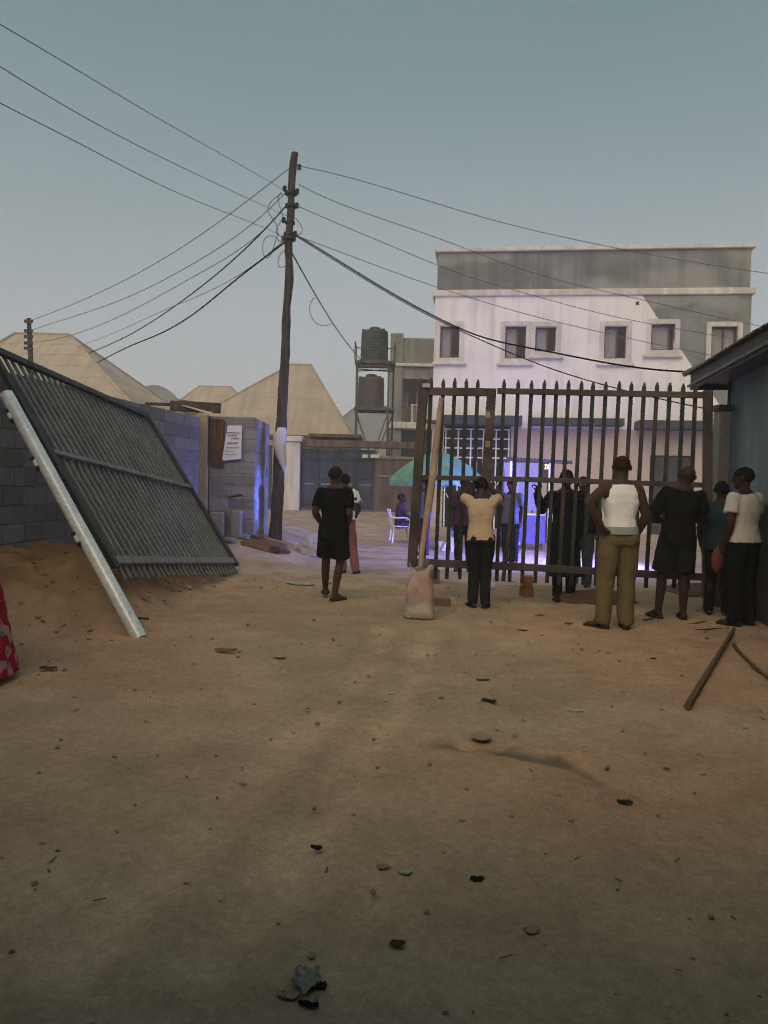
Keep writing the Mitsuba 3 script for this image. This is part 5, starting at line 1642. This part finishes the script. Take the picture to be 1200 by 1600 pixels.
person('person in purple sitting on the white plastic chair', sp, -84, 1.62, 'skin', 'short',
       [('shirt', 'purple_cloth', dict(hem=.80, sleeve=.9, ease=.01)), ('trousers', 'purple_cloth')],
       hip=(0, -.06, -.40), kL=(-.12, .40, .50), aL=(-.12, .40, .085), kR=(.12, .40, .50), aR=(.12, .38, .085), eL=(-.24, .06, .80), wL=(-.14, .27, .64), eR=(.24, .06, .80), wR=(.14, .27, .64), pL=(0, 0, -1), pR=(0, 0, -1), tL=(1, 0, 0), tR=(-1, 0, 0))
# the group at the right stile
person('person in a black shirt and dark shorts, bare-legged, at the right of the gate', stand_at(1054, 966), -6, 1.80, 'skin', 'bald',
       [('shirt', 'black_cloth', dict(hem=.82, sleeve=.8, ease=.004)), ('shorts', 'charcoal', dict(length=.92, width=.02, ease=.008)), ('sandals', 'sandal')],
       lean=(4, 7), head=(-14, 0, 8), eL=(-.30, .06, 1.13), wL=(-.12, .20, 1.10), eR=(.30, .06, 1.17), wR=(.18, .22, 1.08), hLd=(1, .2, 0), hRd=(-1, .2, 0),
       kL=(-.15, .02, .5), aL=(-.19, -.02, .085), kR=(.08, .02, .5), aR=(.08, -.04, .085), fL=18, fR=-6)
person('person in a teal top half hidden behind the pale leaning tube', on_ground(1128, 9.25), -30, 1.62, 'skin', 'short',
       [('shirt', 'teal_cloth', dict(hem=.86, sleeve=.8, ease=.006)), ('trousers', 'black_cloth')], eL=(-.25, .0, 1.14), wL=(-.22, .05, .88))
tt, TM = person('person in a cream T-shirt and black trousers standing by the blue-grey house', stand_at(1156, 977), 24, 1.76, 'skin', 'short',
       [('shirt', 'tee_cream', dict(hem=.93, sleeve=.62, ease=.004)), ('trousers', 'black_cloth', dict(width=.02)), ('sandals', 'sandal')],
       head=(22, -3, 0), eL=(-.235, -.03, 1.14), wL=(-.215, .06, .90), eR=(.21, .04, 1.16), wR=(.16, .2, 1.0))
b = at(1122, 874, 8.95)
m = lump(.075, .05, .15, 12, 3, .18, 1.8)
m.apply_translation(b)
bagp = single('carrier_bag', m, 'bag_pink', 'pinkish red carrier bag hanging left of the person in cream', 'bag', smooth=True)
part(bagp, 'handle', tube([b + [-.02, 0, .12], b + [-.005, 0, .22], b + [.02, 0, .12]], .006, 6), 'bag_pink')
# the woman in a red printed dress at the left edge
person('person in a red and white printed dress at the left edge', stand_at(-80, 1066), 0, 1.66, 'skin', 'thick',
       [('gown', 'red_print', dict(hem=.06, rx=.47, ry=.42, mid=(.80, .335, .29), sleeve=.7, ease=.004)), ('sandals', 'sandal')])

# ------------------------------------------------------------------ litter
cloth('leaf_brown', 0.21, 0.125, 0.07)
cloth('leaf_dark', 0.035, 0.04, 0.025)
cloth('scrap_white', 0.42, 0.39, 0.33)
cloth('scrap_black', 0.02, 0.02, 0.022)
cloth('cardboard', 0.32, 0.25, 0.18)
cloth('twig_brown', 0.085, 0.06, 0.042)
cloth('thin_plastic', 0.36, 0.36, 0.38)
cloth('stick_brown', 0.145, 0.105, 0.07)
cloth('dirty_plastic', 0.29, 0.265, 0.23)
cloth('straw_brown', 0.15, 0.108, 0.07)
cloth('pebble', 0.27, 0.215, 0.155)


def sheet(px, py, w, h_, seed, curl=.25, ang=0.0, lift=.006, rag=.45, n=15, crease=.009):
    """A crumpled leaf or scrap lying on the ground."""
    c = ground(px, py)
    r_ = np.random.default_rng(seed)
    top = []
    for i in range(n):
        for j in range(n):
            a, b = i / (n - 1) * 2 - 1, j / (n - 1) * 2 - 1
            x, y = a * math.sqrt(1 - b * b / 2), b * math.sqrt(1 - a * a / 2)
            k = 1 + rag * (meshkit.noise(np.array([math.cos(math.atan2(y, x)) * 1.9 + 9, math.sin(math.atan2(y, x)) * 1.9 + seed * 1.7, 0.3])) - .5) * 2
            z = 0.24 * curl * h_ * ((a * a) * .6 + meshkit.noise(np.array([a * 1.7 + seed, b * 1.7 + 4, .2])) * .8)
            z += crease * abs(meshkit.noise(np.array([a * 4.3 + seed * 2, b * 4.3 + 9, .7])) - .5) * 2
            top.append((x * k * w / 2, y * k * h_ / 2, z + lift))
    v = np.array(top)
    ca, sa = math.cos(ang), math.sin(ang)
    v[:, :2] = v[:, :2] @ np.array([[ca, sa], [-sa, ca]])
    low = v - [0, 0, 0.003]
    f = [(i * n + j, (i + 1) * n + j, (i + 1) * n + j + 1, i * n + j + 1) for i in range(n - 1) for j in range(n - 1)]
    g_ = [(q_[3] + n * n, q_[2] + n * n, q_[1] + n * n, q_[0] + n * n) for q_ in f]
    edge = [i * n for i in range(n)] + [(n - 1) * n + j for j in range(1, n)] + [i * n + n - 1 for i in range(n - 2, -1, -1)] + [j for j in range(n - 2, 0, -1)]
    s_ = [(a, b, b + n * n, a + n * n) for a, b in zip(edge, edge[1:] + edge[:1])]
    return meshkit.arrays((np.vstack([v, low]) + c, np.array(f + g_ + s_)))[:2]


def litter(name, px, py, w, h_, seed, mat, label, cat_, **k):
    single(name, sheet(px, py, w, h_, seed, **k), mat, label, cat_, smooth=True if k.get('n') else 50)


litter('dry_leaf', 355, 1019, .19, .11, 1, 'leaf_brown', 'large curled brown dry leaf on the sand left of the middle', 'leaf', curl=.7)
litter('dry_leaf', 438, 1030, .11, .04, 2, 'twig_brown', 'small dark dry leaf right of the large curled brown leaf', 'leaf', curl=.3)
litter('dark_scrap', 495, 1327, .05, .03, 3, 'scrap_black', 'small black scrap on the foreground sand left of the white scrap', 'scrap', curl=.5)
litter('dark_scrap', 745, 1376, .05, .035, 4, 'scrap_black', 'black crumpled scrap on the foreground sand right of the white scrap', 'scrap', curl=.6)
litter('paper_scrap', 631, 1364, .05, .05, 5, 'scrap_white', 'small white paper scrap in the middle of the foreground', 'scrap', curl=.3, rag=.5)
litter('paper_scrap', 600, 1357, .05, .03, 51, 'cardboard', 'faint beige paper scrap just left of the white paper scrap', 'scrap', curl=.3, rag=.5)
litter('green_scrap', 764, 1097, .11, .07, 6, 'leaf_dark', 'dark green leaf scrap on the sand below the cement bag', 'leaf', curl=.5, ang=-.5)
litter('dark_scrap', 755, 1064, .10, .04, 7, 'twig_brown', 'dark twiggy scrap above the dark green leaf', 'scrap', curl=.5)
litter('cardboard_piece', 752, 1155, .12, .12, 8, 'cardboard', 'pale piece of cardboard at the dark furrow', 'cardboard', curl=.15, rag=.1, lift=.012)
litter('wood_chip', 843, 962, .12, .05, 9, 'twig_brown', 'dark wood chip below the orange clay block', 'chip', curl=.3)
litter('wood_chip', 817, 986, .12, .045, 10, 'twig_brown', 'dark wood chip nearest the camera of the three below the gate', 'chip', curl=.3)
litter('wood_chip', 889, 975, .10, .035, 11, 'twig_brown', 'dark wood chip left of the man in the white vest', 'chip', curl=.3)
litter('paper_scrap', 901, 1112, .10, .05, 12, 'scrap_white', 'pale scrap on the sand below the man in the white vest', 'scrap', curl=.2, rag=.5)
litter('paper_scrap', 830, 1457, .055, .04, 13, 'cardboard', 'pale scrap at the lower right of the foreground', 'scrap', curl=.4, rag=.5)
litter('paper_scrap', 465, 1218, .07, .05, 14, 'cardboard', 'pale flat scrap on the middle of the sand', 'scrap', curl=.2, rag=.5)
litter('flat_carton', 470, 913, .42, .24, 15, 'scrap_white', 'flattened pale carton on the ground left of the person in black shorts', 'carton', curl=.06, rag=.08, ang=-.3, crease=.02)
litter('nylon_bag', 1146, 971, .30, .18, 16, 'thin_plastic', 'grey-white nylon bag at the feet of the person in cream', 'bag', curl=.5, rag=.6, n=21, crease=.05)
litter('dark_rag', 75, 1045, .14, .06, 17, 'twig_brown', 'dark rag on the sand right of the red dress', 'rag', curl=.4)
litter('dark_scrap', 27, 988, .09, .06, 18, 'scrap_black', 'dark scrap on the sand by the red dress', 'scrap', curl=.6)
litter('paper_scrap', 1163, 1138, .04, .03, 19, 'scrap_white', 'tiny white scrap near the right edge', 'scrap', curl=.3)
litter('dry_leaf', 1020, 1030, .06, .03, 20, 'leaf_dark', 'small dark leaf on the sand in front of the dark group', 'leaf', curl=.4)
litter('dry_leaf', 620, 1478, .05, .04, 21, 'twig_brown', 'brown leaf above the bottom edge in the middle', 'leaf', curl=.4)
litter('dry_leaf', 975, 1255, .08, .04, 22, 'leaf_dark', 'dark leaf at the right end of the furrow', 'leaf', curl=.4)
litter('dry_leaf', 640, 930, .08, .05, 23, 'leaf_dark', 'dark leaf left of the top of the cement bag', 'leaf', curl=.4)
# rubbish at the bottom edge
litter('crumpled_plastic', 480, 1538, .08, .09, 31, 'dirty_plastic', 'crumpled dirty clear plastic in the rubbish at the bottom edge', 'plastic', curl=.75, rag=.9, lift=.008, n=21, crease=.022)
litter('dry_leaf', 452, 1560, .06, .035, 32, 'cardboard', 'pale dry leaf left of the crumpled plastic', 'leaf', curl=.6, rag=.4)
litter('black_strip', 484, 1573, .06, .016, 33, 'scrap_black', 'black strip below the crumpled plastic', 'strip', curl=.7, ang=-.3)
litter('paper_scrap', 488, 1497, .022, .025, 34, 'scrap_white', 'tiny white scrap above the crumpled plastic', 'scrap', curl=.5)
litter('green_scrap', 503, 1544, .03, .03, 35, 'leaf_dark', 'tiny dark green leaf right of the crumpled plastic', 'leaf', curl=.6)
# nylon heap lit on the street and the white ball behind the boy
m = lump(.34, .25, .30, 41, 4, .25, 2.0)
q_ = on_ground(494, 15.0)
m.apply_translation((q_[0], q_[1], q_[2] + .10))
single('nylon_heap', rough(m, .03, 6), 'thin_plastic', 'pale inflated nylon bag lying on the street left of the person in black', 'bag', smooth=True)
m = lump(.07, .07, .075, 43, 3, .2, 2.0)
q_ = ground(765, 922)
m.apply_translation((q_[0], q_[1], q_[2] + .06))
single('white_bag_ball', rough(m, .01, 20), 'vest_white', 'small white knotted bag on the ground behind the boy in tan', 'bag', smooth=True)
# sticks on the right
for pix, r_, lab in (([(1074, 1108), (1110, 1048), (1147, 985)], .026, 'long brown stick lying on the sand at the right'),
                     ([(1146, 1008), (1168, 1034), (1215, 1072)], .016, 'thinner dark stick crossing the long one at the right edge')):
    pts = [ground(*p) + [0, 0, r_ * .8] for p in pix]
    single('stick', rough(tube(spline(pts, 24), np.linspace(r_, r_ * .75, 24), 8), .008, 9, 3), 'stick_brown', lab, 'stick', smooth=40)
for (px, py, a, L, lab) in ((1020, 968, .2, .25, 'short twig before the bare legs of the person in black'), (1108, 985, -.5, .3, 'twig on the ground left of the nylon bag'), (1090, 975, .1, .2, 'tiny twig by the foot of the right gate stile'),
                            (425, 862, -.6, .5, 'dark branch in the debris at the foot of the wooden pole'), (392, 850, .3, .35, 'short branch in the debris below the gatehouse')):
    c = ground(px, py)
    pts = np.array([c + [math.cos(a) * L * t, math.sin(a) * L * t * .6, .014 + .02 * math.sin(3 * t)] for t in np.linspace(-.5, .5, 8)])
    single('twig', tube(pts, np.linspace(.012, .006, 8), 6), 'twig_brown', lab, 'twig', smooth=True)
# rubble at the foot of the gatehouse and pole: each lump a thing
rr = np.random.default_rng(9)
ORD = 'first second third fourth fifth sixth seventh eighth ninth tenth eleventh twelfth thirteenth fourteenth fifteenth sixteenth'.split()
for k in range(16):
    px, py = 338 + k * 6.4 + rr.uniform(-2, 2), rr.uniform(838, 866)
    c = ground(px, py)
    s = rr.uniform(.06, .17)
    s *= .75
    m = lump(s * rr.uniform(.8, 1.7), s, s * rr.uniform(.35, .6), 60 + k, 3, .45, 2.2)
    m.apply_translation(c + [0, 0, s * .25])
    single('rubble_lump', m, ('dug_soil', 'grey_stone', 'dark_wood', 'cement')[k % 4], f"{('reddish earth', 'brown', 'dark wooden', 'grey cement')[k % 4]} lump, {ORD[k]} from the left of the rubble below the gatehouse", 'rubble', 'rubble below the gatehouse', smooth=30)
for px, py, a, b, c, lab in ((352, 852, .55, .3, .16, 'low mound of dark earth at the foot of the gatehouse'), (408, 858, .5, .35, .2, 'low mound of earth against the foot of the wooden pole'), (300, 868, .45, .3, .13, 'small mound of earth behind the lower corner of the grille')):
    q_ = ground(px, py)
    m = lump(a, b, c, int(px), 4, .3, 2.4)
    m.apply_translation(q_ + [0, .15, -.02])
    single('soil_heap', rough(m, .03, 7, 3), 'dug_soil', lab, 'heap', smooth=True)
ps = []
for k in range(220):                                      # clods on the sand heap under the grille
    x, y = rr.uniform(-4.5, -2.3), rr.uniform(7.0, 12.2)
    s = rr.uniform(.008, .03) * (2 if rr.uniform() < .05 else 1)
    m = trimesh.creation.icosahedron()
    m.vertices = m.vertices * np.array([s * rr.uniform(.8, 1.5), s, s * .7]) * (1 + .3 * rr.standard_normal((12, 1)).clip(-1, 1))
    m.apply_translation((x, y, float(ground_z(x, y)) + s * .3))
    ps.append(m)
structure('heap_clods', cat(*ps), 'soil', smooth=False, kind='stuff', label='clods of earth on the sand heap under the leaning grille')
labels['heap_clods']['category'] = 'soil'
# small stones scattered over the yard, too many and too small to single out
ps = []
for k in range(380):
    x, y = rr.uniform(-5, 5), 1.7 + 10.5 * rr.uniform() ** 1.4
    if abs(x) > 0.62 * y + .3:
        continue
    s = rr.uniform(.004, .012) * (1 + .09 * y)
    m = trimesh.creation.icosahedron()
    m.vertices = m.vertices * np.array([s * rr.uniform(.8, 1.4), s, s * .7]) * (1 + .25 * rr.standard_normal((12, 1)).clip(-1, 1))
    m.apply_translation((x, y, float(ground_z(x, y)) + s * .2 + .002))
    ps.append(m)
structure('gravel', cat(*ps), 'pebble', smooth=False, kind='stuff', label='small pale stones scattered over the sandy yard')
labels['gravel']['category'] = 'gravel'
ps = []
for k in range(1200):
    x, y = rr.uniform(-5.5, 5.5), 1.6 + 10.5 * rr.uniform() ** 1.3
    if abs(x) > 0.62 * y + .3:
        continue
    s = rr.uniform(.002, .007) * (1 + .10 * y) * (1.7 if rr.uniform() < .06 else 1)
    m = trimesh.creation.icosahedron()
    m.vertices = m.vertices * np.array([s * rr.uniform(.8, 1.5), s, s * .6]) * (1 + .3 * rr.standard_normal((12, 1)).clip(-1, 1))
    m.apply_translation((x, y, float(ground_z(x, y)) + s * .25))
    ps.append(m)
structure('clods', cat(*ps), 'soil', smooth=False, kind='stuff', label='small crumbs of earth lying on the sandy yard')
labels['clods']['category'] = 'soil'
# bits of dry leaf and straw trodden into the sand
ps = []
for k in range(130):
    x, y = rr.uniform(-5, 5), 1.8 + 10 * rr.uniform() ** 1.3
    if abs(x) > 0.62 * y + .3:
        continue
    a, L = rr.uniform(0, 3.14), rr.uniform(.012, .04) * (1 + .05 * y)
    z = float(ground_z(x, y)) + .006
    ps.append(bar((x, y, z), (x + math.cos(a) * L, y + math.sin(a) * L, z + rr.uniform(0, .008)), rr.uniform(.003, .010), .002))
structure('straw', cat(*ps), 'straw_brown', smooth=False, kind='stuff', label='dark bits of straw and leaf trodden into the sand')
labels['straw']['category'] = 'straw'

# a plain house behind the camera closes the yard
bh2 = thing('yard_house', 'plain plastered house close behind the camera closing the yard', 'building')
part(bh2, 'wall', bx(-3.8, 2.6, -9, -1.0, -.3, 4.2), 'old_plaster')
part(bh2, 'roof', trimesh.convex.convex_hull(np.array([(x, y, z) for x in (-4.2, 3.0) for y in (-9.5, -.9) for z in (4.2, 4.32)] + [(-2.5, -5, 5.6), (1, -5, 5.6)])), 'roof_grey')
part(bh2, 'veranda_roof', bx(-4.0, 2.5, -1.0, 0.95, 2.66, 2.74), 'roof_grey')
for x in (-3.9, 2.3):
    part(bh2, 'veranda_post', bx(x - .06, x + .06, .7, .82, -.1, 2.655), 'dark_wood')
nh = thing('yard_house', 'taller plastered house left of the yard beyond the picture edge', 'building')
part(nh, 'wall', bx(-12, -4.5, -9, 6.9, -.3, 4.4), 'old_plaster')
part(nh, 'roof', trimesh.convex.convex_hull(np.array([(x, y, z) for x in (-12.5, -4.2) for y in (-9.5, 7.2) for z in (4.4, 4.52)] + [(-8.8, -6, 6.0), (-8.8, 3, 6.0)])), 'roof_grey')

# ------------------------------------------------------------------ evening haze
if HAZE:
    scene['haze_air'] = {'type': 'homogeneous', 'albedo': {'type': 'rgb', 'value': [0.95, 0.95, 0.95]}, 'sigma_t': HAZE_D}
    scene['haze'] = {'type': 'cube', 'to_world': T().translate([0, 130, 13]).scale([330, 330, 15.5]), 'bsdf': {'type': 'null'}, 'interior': {'type': 'ref', 'id': 'haze_air'}}
    labels['haze'] = {'kind': 'stuff', 'label': 'thin dusty evening haze over the whole place', 'category': 'haze'}
    scene['camera']['medium'] = {'type': 'ref', 'id': 'haze_air'}
